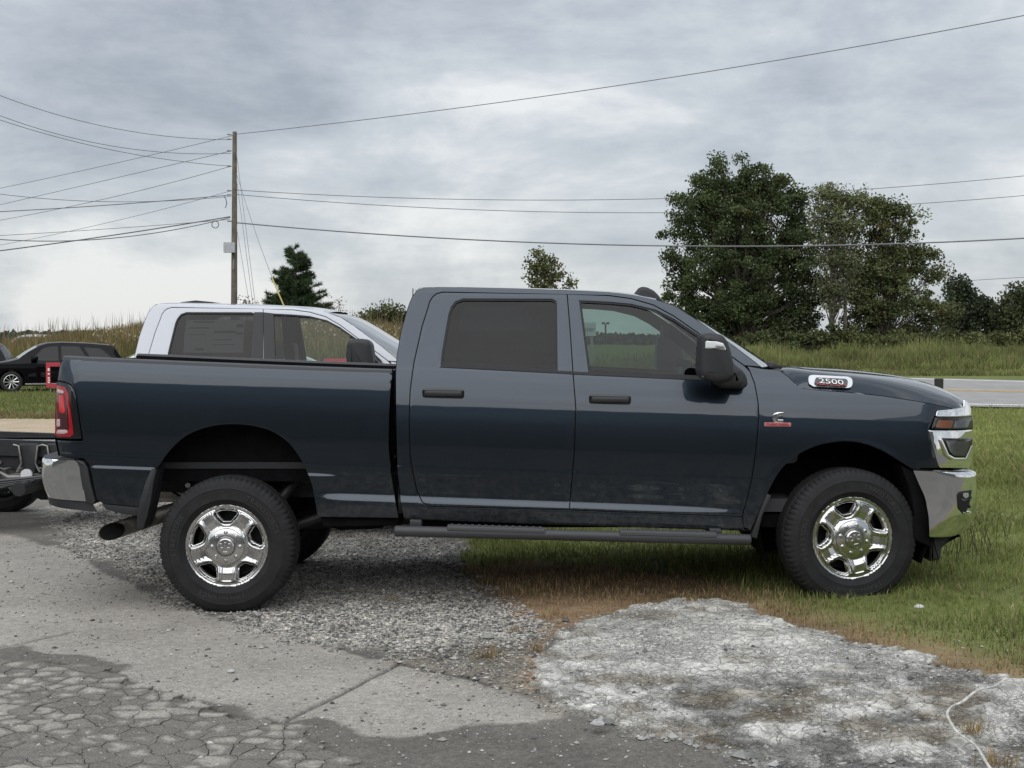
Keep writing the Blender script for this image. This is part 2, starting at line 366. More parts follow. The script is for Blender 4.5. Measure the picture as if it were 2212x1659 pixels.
# ================================================================ ground
ZR = ((36.0, -0.03), (44.0, 0.40))
_zr = pchip([-80, 6, 9, 13, 22, 31, 35.4, 36, 44, 44.6, 50, 62, 90, 140, 1200], [0, 0.0, .02, .06, -.02, -.12, -.08, -.06, .37, .42, .62, .85, 1.3, 1.6, 2.0])
_zl = pchip([-80, 18, 34, 52, 57, 64, 72, 82, 140, 1200], [0, 0, -.08, -.15, .05, 1.0, 1.75, 1.9, 1.2, 2.0])
def terrain(x, y):
    x = np.asarray(x, float); y = np.asarray(y, float)
    b = sstep(-2.0, 6.0, x - (y - 9) * .10); near = .026 * np.clip(x + 1.2, 0, 4.4) * sstep(4, 7, y) * (1 - sstep(14, 24, y))
    xl = x / np.maximum(y, 1) * 70; hill = sstep(-30, -20.5, xl) * .62 + .38 * sstep(-22, -17, xl); zl = _zl(y); zl = np.where(y > 52, zl * (.22 + .78 * hill * (1 - .25 * sstep(-10, -4, xl))), zl)
    return zl * (1 - b) + (_zr(y)) * b + near + .012 * (fbm(x * .8, y * .8, 3) - .5)
LOT = [(-.38, 11.9), G(1000, 1235, .02), G(1090, 1290, .03), G(1170, 1345, .04), G(1330, 1325, .05), G(1450, 1298, .06), G(1560, 1298, .06), G(1640, 1335, .07), G(1760, 1365, .07), G(1880, 1402, .07), G(2000, 1432, .07), G(2110, 1462, .07), G(2230, 1500, .07), (4.6, 5.6), (9, 5.0), (30, 4.4), (30, -60), (-60, -60), (-60, 30.5), (-9, 30.5), (-3, 20)]
def GP(pts, z=.0): return np.array([G(u, v, z) for u, v in pts])
SLAB = GP([(-300, 1120), (0, 1150), (130, 1185), (330, 1285), (560, 1362), (700, 1400), (860, 1440), (1060, 1490), (1180, 1530), (1197, 1557), (1150, 1566), (1050, 1572), (960, 1592), (870, 1602), (770, 1592), (690, 1550), (625, 1560), (560, 1545), (400, 1500), (300, 1490), (250, 1460), (282, 1438), (200, 1415), (90, 1408), (50, 1392), (0, 1397), (-300, 1440)])
GRAV = GP([(60, 1095), (190, 1195), (340, 1262), (380, 1312), (560, 1348), (640, 1385), (800, 1405), (1000, 1432), (1150, 1415), (1185, 1350), (1090, 1300), (1010, 1240), (950, 1150), (700, 1095), (300, 1075)])
DIRT = GP([(840, 1420), (1000, 1400), (1170, 1395), (1175, 1500), (1230, 1540), (1190, 1545), (1060, 1490), (860, 1440)])
PATCH = GP([(1165, 1480), (1168, 1420), (1195, 1380), (1250, 1352), (1330, 1328), (1450, 1302), (1560, 1302), (1640, 1340), (1760, 1370), (1880, 1406), (2000, 1438), (2110, 1470), (2240, 1504), (2500, 1580), (2500, 1900), (1900, 1760), (1700, 1665), (1640, 1638), (1560, 1612), (1480, 1592), (1380, 1582), (1300, 1542), (1220, 1512)], .04)
PLATES = GP([(-200, 1425), (110, 1428), (225, 1448), (295, 1484), (395, 1505), (465, 1533), (555, 1558), (640, 1568), (700, 1602), (780, 1650), (850, 1710), (900, 1800), (-260, 1800)])
BROWN = GP([(985, 1225), (1120, 1215), (1330, 1240), (1520, 1262), (1600, 1290), (1560, 1302), (1450, 1300), (1330, 1330), (1250, 1352), (1190, 1385), (1168, 1430), (1160, 1490), (1145, 1480), (1150, 1400), (1185, 1350), (1090, 1318)], .03)
CRACKS = [GP([(-60, 1402), (0, 1396), (40, 1390), (90, 1378), (150, 1365)]), GP([(100, 1425), (225, 1440), (300, 1480), (390, 1500), (440, 1520), (520, 1550), (620, 1560)]), GP([(612, 1560), (660, 1537), (700, 1521), (740, 1502), (780, 1481), (820, 1462), (860, 1440)]), GP([(860, 1440), (960, 1462), (1060, 1490)])]
def zones(x, y):
    p = np.stack([x, y], 1); n = fbm(x * 5, y * 5, 5) - .5; n2 = fbm(x * 1.7 + 9, y * 1.7, 4) - .5; n3 = fbm(x * 30, y * 30, 3) - .5
    def w(poly, soft, warp): 
        d = segdist(p, poly); d = np.where(inside(p, poly), d, -d); return sstep(-soft, soft, d + warp * n + .3 * warp * n3), d
    lot, dl = w(np.array(LOT), .05, .25); slab, _ = w(SLAB, .02, .16); grav, _ = w(GRAV, .16, .5); dirt, _ = w(DIRT, .12, .3); patch, dp = w(PATCH, .02, .22); brown, _ = w(BROWN, .07, .3)
    return lot, dl, slab, grav, dirt, patch, dp, brown, n, n2, n3
def build_ground():
    def axis(lo, hi, a, b, d, g):
        c = list(np.arange(a, b, d)); s = d; q = b
        while q < hi: c.append(q); s *= g; q += s
        c.append(hi); s = d; q = a - d
        while q > lo: c.insert(0, q); s *= g; q -= s
        c.insert(0, lo); return np.array(c)
    xs = axis(-900, 900, -3.9, 4.3, .0135, 1.055); ys = [4.9]
    while ys[-1] < 9.5: ys.append(ys[-1] + .0105 + .006 * (ys[-1] - 5) / 4)
    s = .017
    while ys[-1] < 1200: s *= 1.03; ys.append(ys[-1] + s)
    q = 4.9; s = .02; pre = []
    while q > -90: q -= s; s *= 1.12; pre.insert(0, q)
    ys = np.array(pre + ys); X, Y = np.meshgrid(xs, ys); sh = X.shape; x, y = X.ravel(), Y.ravel(); Z = terrain(x, y); N = len(x)
    C = np.zeros((N, 3)); zone = np.zeros((N, 3)); nb = fbm(x * .6, y * .6, 5); nl = fbm(x * .05 + 3, y * .05, 4)
    green = np.array([.15, .175, .055]); C[:] = green * (.75 + .5 * nb)[:, None]; dry = sstep(.5, .62, nl)[:, None]; C = C * (1 - .4 * dry) + np.array([.15, .125, .06]) * .4 * dry
    k = (np.abs(x) < 60) & (y > -60) & (y < 34); xx, yy = x[k], y[k]; lot, dl, slab, grav, dirt, patch, dp, brown, n, n2, n3 = zones(xx, yy)
    mx = lambda c, w, col: c * (1 - w[:, None]) + col * w[:, None]
    c = C[k]; V = lambda r, g, b: np.array([r, g, b])
    c = mx(c, lot, V(.150, .140, .125) * (1 + .5 * n2 + .3 * n)[:, None])
    far = lot * sstep(10.5, 15, yy); c = mx(c, far, V(.24, .225, .20) * (1 + .5 * n)[:, None])
    sand = lot * sstep(21, 24, yy + 3 * n); c = mx(c, sand, V(.46, .37, .26) * (1 + .5 * n)[:, None])
    c = mx(c, slab * lot, V(.33, .307, .273) * (1 + .35 * n2 + .25 * n)[:, None])
    c = mx(c, grav * lot, V(.37, .345, .295) * (1 + .9 * n + .5 * n3)[:, None])
    c = mx(c, dirt * lot, V(.20, .18, .145) * (1 + .8 * n)[:, None])
    blot = sstep(.42, .60, fbm(xx * 4.6 + 5, yy * 3.9, 5)); low = sstep(6.9, 6.2, yy); bl2 = sstep(.48, .62, fbm(xx * 15 + 3, yy * 11, 4)); pc = V(.56, .545, .50) * (1 + .5 * n + .5 * n3)[:, None] * (1 - .55 * (blot * (.30 + .70 * low)))[:, None] * (1 - .38 * bl2 * (.4 + .6 * low))[:, None]; ms = sstep(.56, .68, fbm(xx * 2.6 + 31, yy * 3.4 + 8, 5)) * .55; pc = mx(pc, ms, V(.17, .135, .085))
    c = mx(c, patch, pc)
    edge = np.exp(-(np.maximum(-dl, 0) / .34) ** 2) * (1 - lot) * (yy < 9); br = np.maximum(brown, edge) * (1 - patch); c = mx(c, br, V(.24, .165, .10) * (1 + .9 * n)[:, None])
    z = Z[k] + .0; z += patch * (.010 + .026 * n + .026 * n3) * (1 - .4 * blot) + grav * lot * (.010 * n3 + .006 * n) + lot * (1 - patch) * .003 * n3 + .02 * (1 - lot) * n
    for cr in CRACKS:
        d = segdist(np.stack([xx, yy], 1) + (.05 * np.stack([n, n3 * .6], 1)), resample(cr, .05, False), False); w = np.exp(-(d / (.010 + .012 * np.clip(n + .3, 0, 1))) ** 2) * lot * (1 - patch); c = mx(c, .85 * w, V(.045, .043, .04)); z -= .016 * w
    pin = inside(np.stack([xx, yy], 1), PLATES); z = np.where(pin & (yy < 8), z - .006, z); c = np.where((pin & (yy < 8))[:, None], V(.14, .13, .115) * (1 + n)[:, None], c)
    C[k] = c; Z[k] = z; zz = zone[k]; zz[:, 0] = np.clip(lot * (.55 + .45 * grav), 0, 1); zz[:, 1] = patch; zz[:, 2] = np.clip(grav * lot + .4 * dirt, 0, 1); zone[k] = zz
    # field beyond: tan dry tint on the hill
    h = (y > 56) & (x < 0); C[h] = C[h] * .6 + np.array([.13, .10, .05]) * .4
    idx = np.arange(N).reshape(sh); F = np.stack([idx[:-1, :-1], idx[:-1, 1:], idx[1:, 1:], idx[1:, :-1]], -1).reshape(-1, 4)
    me = mesh_np('ground', np.stack([x, y, Z], 1), F, True); add_color(me, 'col', np.clip(C, .004, .9)); add_color(me, 'zone', zone)
    m = bpy.data.materials.new('ground_mix'); m.use_nodes = True; nt = m.node_tree; b = nt.nodes['Principled BSDF']; Nn = nt.nodes.new; L = nt.links.new; b.inputs['Roughness'].default_value = .95; b.inputs['Specular IOR Level'].default_value = .2
    a = Nn('ShaderNodeAttribute'); a.attribute_name = 'col'; zn = Nn('ShaderNodeAttribute'); zn.attribute_name = 'zone'; sp = Nn('ShaderNodeSeparateColor'); L(zn.outputs['Color'], sp.inputs[0]); tc = Nn('ShaderNodeTexCoord')
    def mm(op, p, q, r=None):
        n = Nn('ShaderNodeMath'); n.operation = op
        for i, v in enumerate((p, q, r)):
            if v is None: continue
            if isinstance(v, (int, float)): n.inputs[i].default_value = v
            else: L(v, n.inputs[i])
        return n.outputs[0]
    def vor(scale, feat='F1'):
        v = Nn('ShaderNodeTexVoronoi'); v.feature = feat; v.inputs['Scale'].default_value = scale; L(tc.outputs['Object'], v.inputs['Vector']); return v
    v1 = vor(130); v2 = vor(62); sx = Nn('ShaderNodeSeparateColor'); L(v1.outputs['Color'], sx.inputs[0]); sy = Nn('ShaderNodeSeparateColor'); L(v2.outputs['Color'], sy.inputs[0])
    # aggregate: every small stone has its own tone
    t1 = mm('MULTIPLY_ADD', sx.outputs[0], .9, .55); t2 = mm('MULTIPLY_ADD', mm('POWER', sy.outputs[0], 1.5), 1.5, .42)
    f1 = Nn('ShaderNodeMix'); f1.inputs[2].default_value = 1.0; L(sp.outputs[0], f1.inputs[0]); L(t1, f1.inputs[3]); f2 = Nn('ShaderNodeMix'); f2.inputs[2].default_value = 1.0; L(sp.outputs[2], f2.inputs[0]); L(t2, f2.inputs[3])
    ns = Nn('ShaderNodeTexNoise'); ns.inputs['Scale'].default_value = 22; ns.inputs['Detail'].default_value = 8; ns.inputs['Roughness'].default_value = .7; L(tc.outputs['Object'], ns.inputs['Vector']); t3 = mm('MULTIPLY_ADD', ns.outputs['Fac'], 1.1, .45)
    # crumbling cracks of the old slab
    wv = Nn('ShaderNodeTexNoise'); wv.inputs['Scale'].default_value = 9; wv.inputs['Detail'].default_value = 4; L(tc.outputs['Object'], wv.inputs['Vector']); wa = Nn('ShaderNodeVectorMath'); wa.operation = 'MULTIPLY_ADD'; L(wv.outputs['Color'], wa.inputs[0]); wa.inputs[1].default_value = (.16, .16, .16); L(tc.outputs['Object'], wa.inputs[2])
    ve = Nn('ShaderNodeTexVoronoi'); ve.feature = 'DISTANCE_TO_EDGE'; ve.inputs['Scale'].default_value = 10; L(wa.outputs[0], ve.inputs['Vector']); ve2 = Nn('ShaderNodeTexVoronoi'); ve2.feature = 'DISTANCE_TO_EDGE'; ve2.inputs['Scale'].default_value = 27; L(wa.outputs[0], ve2.inputs['Vector'])
    def rng(v, lo, hi):
        r = Nn('ShaderNodeMapRange'); L(v, r.inputs[0]); r.inputs[1].default_value = lo; r.inputs[2].default_value = hi; return r.outputs[0]
    w2 = Nn('ShaderNodeTexNoise'); w2.inputs['Scale'].default_value = 3.1; w2.inputs['Detail'].default_value = 5; L(tc.outputs['Object'], w2.inputs['Vector']); cm = rng(w2.outputs['Fac'], .50, .40); cm2 = rng(w2.outputs['Fac'], .44, .56); ck = mm('MULTIPLY', mm('MAXIMUM', rng(ve.outputs['Distance'], .0, .05), cm), mm('MAXIMUM', rng(ve2.outputs['Distance'], 0, .12), cm2)); crk = mm('MULTIPLY_ADD', ck, .24, .76)
    f3 = Nn('ShaderNodeMix'); f3.inputs[2].default_value = 1.0; L(sp.outputs[1], f3.inputs[0]); L(crk, f3.inputs[3])
    tot = mm('MULTIPLY', mm('MULTIPLY', f1.outputs[0], f2.outputs[0]), mm('MULTIPLY', f3.outputs[0], t3)); sc = Nn('ShaderNodeVectorMath'); sc.operation = 'SCALE'; L(a.outputs['Color'], sc.inputs[0]); L(tot, sc.inputs['Scale']); L(sc.outputs[0], b.inputs['Base Color'])
    hgt = mm('ADD', mm('MULTIPLY', mm('SUBTRACT', 1.0, v2.outputs['Distance']), mm('MULTIPLY_ADD', sp.outputs[2], .8, .1)), mm('ADD', mm('MULTIPLY', ns.outputs['Fac'], .8), mm('MULTIPLY', mm('MULTIPLY', ck, sp.outputs[1]), 1.6)))
    bp = Nn('ShaderNodeBump'); bp.inputs['Strength'].default_value = .7; bp.inputs['Distance'].default_value = .012; L(hgt, bp.inputs['Height']); L(bp.outputs[0], b.inputs['Normal'])
    g = link('ground', me, m); tag(g, kind='structure'); return g
GROUND = build_ground()
def zt(x, y): return float(terrain(np.array([x]), np.array([y]))[0])

# ---- alligator-cracked asphalt: every plate is a piece of its own
def build_plates():
    m = mat('asphalt_plate', (.2, .2, .2), .95, attr='col', var=.35, vscale=90, bump=.6, bscale=160, spec=.2)
    r = np.random.default_rng(21); x0, y0 = PLATES.min(0); x1, y1 = PLATES.max(0); pts = []
    tries = 0
    while tries < 14000:
        tries += 1; p = np.array([r.uniform(x0 - .3, x1 + .4), r.uniform(max(y0, 4.95) - .2, y1 + .4)])
        if not inside(p[None], PLATES)[0] and segdist(p[None], PLATES)[0] > .45: continue
        md = .065 + .105 * r.random()
        if all(np.hypot((p - q)[0] / 1.12, (p - q)[1] / 1.0) > md for q in pts): pts.append(p)
    pts = np.array(pts); n = 0
    for i, p in enumerate(pts):
        if not inside(p[None], PLATES)[0]: continue
        poly = np.array([p + d for d in ((-.35, -.35), (.35, -.35), (.35, .35), (-.35, .35))])
        for j, q in enumerate(pts):
            if j == i or np.hypot(*(p - q)) > .7: continue
            mid = (p + q) / 2; nn = (q - p) / np.hypot(*(q - p)); d = (poly - mid) @ nn; out = []
            for k in range(len(poly)):
                a, b2 = poly[k], poly[(k + 1) % len(poly)]; da, db = d[k], d[(k + 1) % len(poly)]
                if da <= 0: out.append(a)
                if da * db < 0: out.append(a + (b2 - a) * da / (da - db))
            poly = np.array(out)
            if len(poly) < 3: break
        if len(poly) < 3: continue
        poly = offset(ccw(np.array(clean_poly(poly))), .0014 + .0022 * r.random() ** 2)
        if area2(poly) < .0022: continue
        b = resample(poly, .014); b = b + .07 * np.stack([fbm(b[:, 0] * 9, b[:, 1] * 9, 4, .6) - .5, fbm(b[:, 0] * 9 + 7, b[:, 1] * 9 + 3, 4, .6) - .5], 1)
        try: W, T, loops = triangulate(b, [], (.022, .022))
        except Exception: continue
        if len(T) == 0: continue
        dd = segdist(W, b); th = .012 + .032 * r.random(); nz = fbm(W[:, 0] * 18, W[:, 1] * 18, 4) - .5
        lw = sstep(th - .012, th + .012, dd + .09 * nz + .05 * (fbm(W[:, 0] * 4, W[:, 1] * 4, 3) - .5)) * sstep(-.1, .10, .9 - r.random()) * (0.12 + .88 * (r.random() < .82)); tone = .9 + .2 * r.random()
        Ccol = (np.array([.19, .178, .158])[None] * (1 - lw[:, None]) + np.array([.37, .345, .305])[None] * lw[:, None]) * tone
        tilt = r.normal(0, .0025, 2); z = terrain(W[:, 0], W[:, 1]) + .001 + .0022 * r.random() + (W - p) @ tilt + .0012 * sstep(0, .012, dd) + .003 * nz
        V = np.concatenate([np.stack([W[:, 0], W[:, 1], z], 1), np.stack([W[loops[0], 0], W[loops[0], 1], z[loops[0]] - .03], 1)]); l = loops[0]; k = len(W); N2 = len(l)
        F = T.tolist() + [(int(l[a]), k + a, k + (a + 1) % N2) for a in range(N2)] + [(int(l[a]), k + (a + 1) % N2, int(l[(a + 1) % N2])) for a in range(N2)]
        me = mesh_np('asphalt_plate', V, np.array(F), False); add_color(me, 'col', np.concatenate([Ccol, Ccol[l] * .6])); link('asphalt_plate', me, m, GROUND); n += 1
def clean_poly(p, d=.012):
    o = []
    for q in p:
        if not o or np.hypot(*(q - o[-1])) > d: o.append(q)
    while len(o) > 3 and np.hypot(*(o[0] - o[-1])) < d: o.pop()
    return o
build_plates()

# ---- loose stones
_oct = np.array([(1, 0, 0), (-1, 0, 0), (0, 1, 0), (0, -1, 0), (0, 0, 1), (0, 0, -1)], float); _of = np.array([(0, 2, 4), (2, 1, 4), (1, 3, 4), (3, 0, 4), (2, 0, 5), (1, 2, 5), (3, 1, 5), (0, 3, 5)])
def stones(name, xy, size, col, kind='stuff', lift=.25):
    n = len(xy); r = RNG; V = _oct[None] * r.uniform(.6, 1.25, (n, 6, 1)) * size[:, None, None]; V[:, :, 2] *= .62; V[:, :, 0] *= r.uniform(.8, 1.5, (n, 1)); a = r.uniform(0, 6.28, n); c, s = np.cos(a)[:, None], np.sin(a)[:, None]
    X = V[:, :, 0] * c - V[:, :, 1] * s; Y = V[:, :, 0] * s + V[:, :, 1] * c; z = terrain(xy[:, 0], xy[:, 1]) + size * lift
    W = np.stack([X + xy[:, :1], Y + xy[:, 1:], V[:, :, 2] + z[:, None]], -1).reshape(-1, 3); F = (_of[None] + 6 * np.arange(n)[:, None, None]).reshape(-1, 3)
    me = mesh_np(name, W, F, False); add_color(me, 'col', np.repeat(col, 6, 0)); o = link(name, me, M['stone']); tag(o, kind=kind); return o
M['stone'] = mat('stone', (.3, .3, .3), .9, attr='col', var=.2, vscale=60, spec=.25)
def scatter():
    r = RNG; q = r.uniform((-4.2, 5.0), (2.5, 14.5), (260000, 2)); lot, dl, slab, grav, dirt, patch, dp, brown, n, n2, n3 = zones(q[:, 0], q[:, 1])
    pr = (grav * .85 * (1.0 + 1.6 * n) + dirt * .25 + .015 * slab + .012) * lot * (1 - .9 * patch) + .30 * np.exp(-(dp / .05) ** 2) * lot + .22 * patch
    k = r.random(len(q)) < pr * np.clip(11 / q[:, 1], 0, 1.2); k &= ~inside(q, PLATES) | (r.random(len(q)) < .05); q = q[k]; s = r.gamma(3.0, .0017, len(q)) + .0022; t = r.random(len(q)) ** 1.3
    col = (np.array([.07, .07, .07])[None] * (1 - t[:, None]) + np.array([.52, .50, .46])[None] * t[:, None]); o = stones('gravel', q, s, col); o['label'] = 'loose grey gravel scattered over the worn lot'; o['category'] = 'gravel'
    # white chips on the dark asphalt and crumbs along the broken edge
    q = r.uniform((-2.6, 5.0), (3.2, 7.6), (2600, 2)); s = r.gamma(2.0, .0016, len(q)) + .0012; t = r.random((len(q), 1)); o = stones('stone_chips', q, s, np.array([.45, .44, .42])[None] * (.6 + .7 * t)); o['label'] = 'pale stone chips scattered on the asphalt'; o['category'] = 'stone chips'
    ed = resample(PATCH[14:], .006, False); ed = ed[(ed[:, 1] > 5.0)]; k = r.random(len(ed)) < .55; q = ed[k] + r.normal(0, .025, (k.sum(), 2)); s = r.gamma(3, .0034, len(q)) + .003; o = stones('slab_rubble', q, s, np.array([.32, .32, .30])[None] * (.4 + .9 * r.random((len(q), 1)))); o['label'] = 'crumbled grey rubble along the broken slab edge'; o['category'] = 'rubble'
scatter()
# ================================================================ pickup trucks
YC = 9.33; KT = 0.036                                   # truck centre line depth; nose-down rake of the body
WR = (-1.748, 0.404); WF = (2.072, 0.452)               # wheel centres (x, z)
_pA = pchip([.40,.46,.53,.60,.632,.645,.690,.70,.76,.862,.868,.876,.882,1.0,1.08,1.15,1.22,1.29,1.35,1.41,1.455,1.475,1.60,1.80,1.92,1.95,1.97,1.985,2.0,2.03],
            [.93,.952,.985,.997,1.0,1.0,.979,.978,.981,.987,.987,.9855,.9852,.986,.984,.9795,.971,.9595,.946,.929,.912,.902,.852,.772,.722,.709,.698,.687,.672,.62])
_pB = pchip([.40,.46,.53,.60,.70,.80,.862,.868,.876,.882,1.0,1.08,1.15,1.22,1.29,1.35,1.41,1.455,1.475,1.60,1.80,1.92,1.95,1.97,1.985,2.0,2.03],
            [.93,.955,.975,.982,.985,.986,.987,.987,.9858,.9856,.986,.984,.9795,.971,.9595,.946,.929,.912,.902,.852,.772,.722,.709,.698,.687,.672,.62])
_pBed = pchip([.40,.46,.53,.60,.632,.645,.690,.70,.76,.862,.868,.876,.882,1.0,1.10,1.18,1.26,1.33,1.38,1.42,1.46,1.49,1.52,1.56],
              [.93,.952,.985,.997,1.0,1.0,.979,.978,.981,.987,.987,.9855,.9852,.987,.986,.983,.976,.967,.958,.945,.925,.906,.885,.86])
def arch_d(x, z, w, rx, rz): return (np.sqrt(((x - w[0]) / rx) ** 2 + ((z - w[1]) / rz) ** 2) - 1) * rx
def hw(x, z):
    x = np.asarray(x, float); z = np.asarray(z, float); s = z + KT * x
    f = sstep(.75, 1.72, x) ; f = np.maximum(f, sstep(-1.0, -1.25, x) * 1.0)
    h = np.where(x < -.74, _pBed(s), _pA(s) * (1 - f) + _pB(s) * f)
    hb = _pBed(s); hn = _pBed(s) * 0 + _pB(s) ; hb2 = np.where((x < -.74), hb * (1 - sstep(-1.0, -1.25, x)) + np.where(s < .80, hn, hb) * sstep(-1.0, -1.25, x), h); h = hb2
    h = h - .0035 * (x / 2.5) ** 2
    h = h - .018 * np.clip((x - 1.7) / .8, 0, 1.2) ** 2 - .29 * np.clip((x - 2.5) / .42, 0, 1.15) ** 2.2
    h = h - .055 * np.clip((-2.64 - x) / .14, 0, 1.2) ** 2
    dr = arch_d(x, z, (-1.74, .42), .50, .555); h = h + .024 * (1 - sstep(.0, .11, dr)) * (dr > -.2)
    df = arch_d(x, z, (2.05, .50), .47, .44); h = h + .013 * (1 - sstep(.0, .14, df)) * (df > -.2) * (x < 2.62)
    return h
CREASE = (.632, .645, .690, .70, .862, .868, .876, .882)
def clean(p, d=.003):
    o = []
    for q in p:
        if not o or math.hypot(q[0] - o[-1][0], q[1] - o[-1][1]) > d: o.append(tuple(q))
    while len(o) > 3 and math.hypot(o[0][0] - o[-1][0], o[0][1] - o[-1][1]) < d: o.pop()
    return o
def LT(u, v, off=0.0):
    y = .97
    for _ in range(25):
        p = P(u, v, YC - y - off); y = float(hw(p[0], p[2]))
    return (p[0], p[2])
def LTs(pts, off=0.0): return [LT(u, v, off) for u, v in pts]
def LY(u, v, yl):
    p = P(u, v, YC + yl); return (p[0], p[2])
def LYs(pts, yl): return [LY(u, v, yl) for u, v in pts]
def panel(name, poly, m, parent, holes=(), res=(.035, .014), gap=.0035, lip=.018, off=0.0, both=True, hwf=hw, step=.02, near=True):
    SH = np.array([[1, KT], [0, 1]])
    poly = clean(poly)
    o = offset(ccw(resample(poly, step)), gap) if gap else ccw(resample(poly, step))
    hs = [offset(ccw(resample(h, step)), -gap if gap else 0)[::-1] for h in holes]
    W, T, loops = triangulate(np.array(o) @ SH, [np.array(h) @ SH for h in hs], res, CREASE if hwf is hw and res[1] < .03 else ())
    W = W @ np.linalg.inv(SH)
    e = 1e-3; h = hwf(W[:, 0], W[:, 1]) + off; hx = (hwf(W[:, 0] + e, W[:, 1]) - hwf(W[:, 0] - e, W[:, 1])) / (2 * e); hz = (hwf(W[:, 0], W[:, 1] + e) - hwf(W[:, 0], W[:, 1] - e)) / (2 * e)
    V = np.stack([W[:, 0], -h, W[:, 1]], 1); Nn = np.stack([-hx, -np.ones_like(hx), -hz], 1); Nn /= np.linalg.norm(Nn, axis=1, keepdims=True)
    F = [tuple(t) for t in T]; V = V.tolist(); NN = Nn.tolist()
    if lip:
        for k, l in enumerate(loops):
            pts = W[l]; ar = area2(pts); e2 = np.roll(pts, -1, 0) - np.roll(pts, 1, 0); e2 /= (np.linalg.norm(e2, axis=1, keepdims=True) + 1e-9)
            out = np.stack([e2[:, 1], -e2[:, 0]], 1)          # right of travel direction: outwards for ccw outer, into the hole for cw holes
            b = len(V); n = len(l)
            for i, q in enumerate(l):
                V.append([V[q][0], V[q][1] + lip, V[q][2]]); NN.append([out[i][0], -.15, out[i][1]])
                nn = np.array(NN[q]) + .16 * np.array([out[i][0], 0, out[i][1]]); NN[q] = (nn / np.linalg.norm(nn)).tolist()
            for i in range(n): F.append((l[i], b + i, b + (i + 1) % n)); F.append((l[i], b + (i + 1) % n, l[(i + 1) % n]))
    V = np.array(V); F = np.array(F); NN = np.array(NN); NN /= np.linalg.norm(NN, axis=1, keepdims=True); r = []
    if near: r.append(link(name, mesh_np(name, V, F, True, NN), m, parent))
    if both:
        V2 = V * [1, -1, 1]; N2 = NN * [1, -1, 1]; r.append(link(name, mesh_np(name, V2, F[:, ::-1], True, N2), m, parent))
    return r
def loft(name, line, m, parent, bx=0.0, bz=0.0, n=17, px=2.0, pz=2.0, flip=False, xz=None):
    """line of (x, z[, y]) near-side points bridged to the mirrored far side"""
    mb = MB(); rows = []; N = len(line)
    for i, p in enumerate(line):
        x, z = p[0], p[1]; y = p[2] if len(p) > 2 else float(hw(x, z)); q = i / max(1, N - 1); r = []
        bxx = bx(q) if callable(bx) else bx; bzz = bz(q) if callable(bz) else bz
        for j in range(n):
            t = -1 + 2 * j / (n - 1); r.append((x + bxx * (1 - abs(t) ** px), y * t, z + bzz * (1 - abs(t) ** pz)))
        rows.append(r)
    mb.grid(rows, flip); return mb.build(name, m, parent, smooth=60, out=(.4, 0, .9))

TREAD_N = 150
def tyre_mesh():
    half = [(.236, -.090), (.247, -.112), (.262, -.126), (.285, -.1365), (.288, -.1405), (.294, -.1395), (.330, -.1425), (.352, -.141), (.3545, -.1435), (.360, -.1405), (.378, -.134), (.396, -.126), (.408, -.116), (.416, -.104), (.4205, -.090), (.4225, -.062), (.4225, -.058), (.414, -.055), (.414, -.047), (.4228, -.044), (.423, -.004)]
    prof = half + [(r, -h) for r, h in half[::-1]]; n = TREAD_N * 2; K = len(prof); sh = {10, 11, 12, 13, 14, 15, K - 11, K - 12, K - 13, K - 14, K - 15, K - 16}
    mb = MB()
    def mod(i, k, r, h):
        if k in sh and (i % 4) == 0: r -= .0075 if k in (12, 13, 14, 15, K - 13, K - 14, K - 15, K - 16) else .003
        return r, h
    mb.lathe(prof, n, 'y', mod=mod)
    V = np.array(mb.v); z = V[:, 2]; k = z < -.402          # flattened where it stands
    d = np.clip(-.402 - z, 0, 1); V[:, 2] = np.where(k, -.402 - d * .15, z); V[:, 1] *= 1 + np.clip((-.25 - z) / .15, 0, 1) * .045
    me = bpy.data.meshes.new('tyre'); me.from_pydata(V.tolist(), [], mb.f); me.polygons.foreach_set('use_smooth', [True] * len(me.polygons)); me.set_sharp_from_angle(angle=math.radians(40)); me.update(); return me
def hole_polys(rot=0.0):
    hs = []
    for k in range(5):
        a = math.pi / 2 + rot + k * 2 * math.pi / 5
        p = [(-.023, .150), (.023, .150), (.062, .196), (.060, .2085), (.030, .2165), (0, .2185), (-.030, .2165), (-.060, .2085), (-.062, .196)]
        p = rnd(p, .012, 3); c, s = math.cos(a - math.pi / 2), math.sin(a - math.pi / 2)
        hs.append([(x * c - y * s, x * s + y * c) for x, y in p])
    return hs
_rimb = pchip([0, .06, .10, .118, .130, .150, .175, .20, .222, .230, .238, .246, .252, .256], [.012, .012, .010, .002, -.004, .002, .009, .009, .004, -.004, -.006, -.004, .001, -.006])
def rim_height(x, z):
    x = np.asarray(x, float); z = np.asarray(z, float); r = np.hypot(x, z); h = _rimb(r); pts = np.stack([x.ravel(), z.ravel()], 1)
    d = np.full(len(pts), 9.0)
    for p in hole_polys(): d = np.minimum(d, segdist(pts, np.array(p)))
    d = d.reshape(x.shape); h = h - .030 * (1 - sstep(0, .017, d)) * (r < .232) + .006 * np.exp(-((d - .022) / .006) ** 2) * (r < .222) * (r > .12)
    th = np.arctan2(z, x) - math.pi / 2 + math.pi / 5; th = (th + math.pi / 5) % (2 * math.pi / 5) - math.pi / 5
    tx = np.abs(r * np.sin(th)); pad = (1 - sstep(.026, .032, tx)) * sstep(.122, .130, r) * (1 - sstep(.212, .219, r)); h = h - .006 * pad
    return h
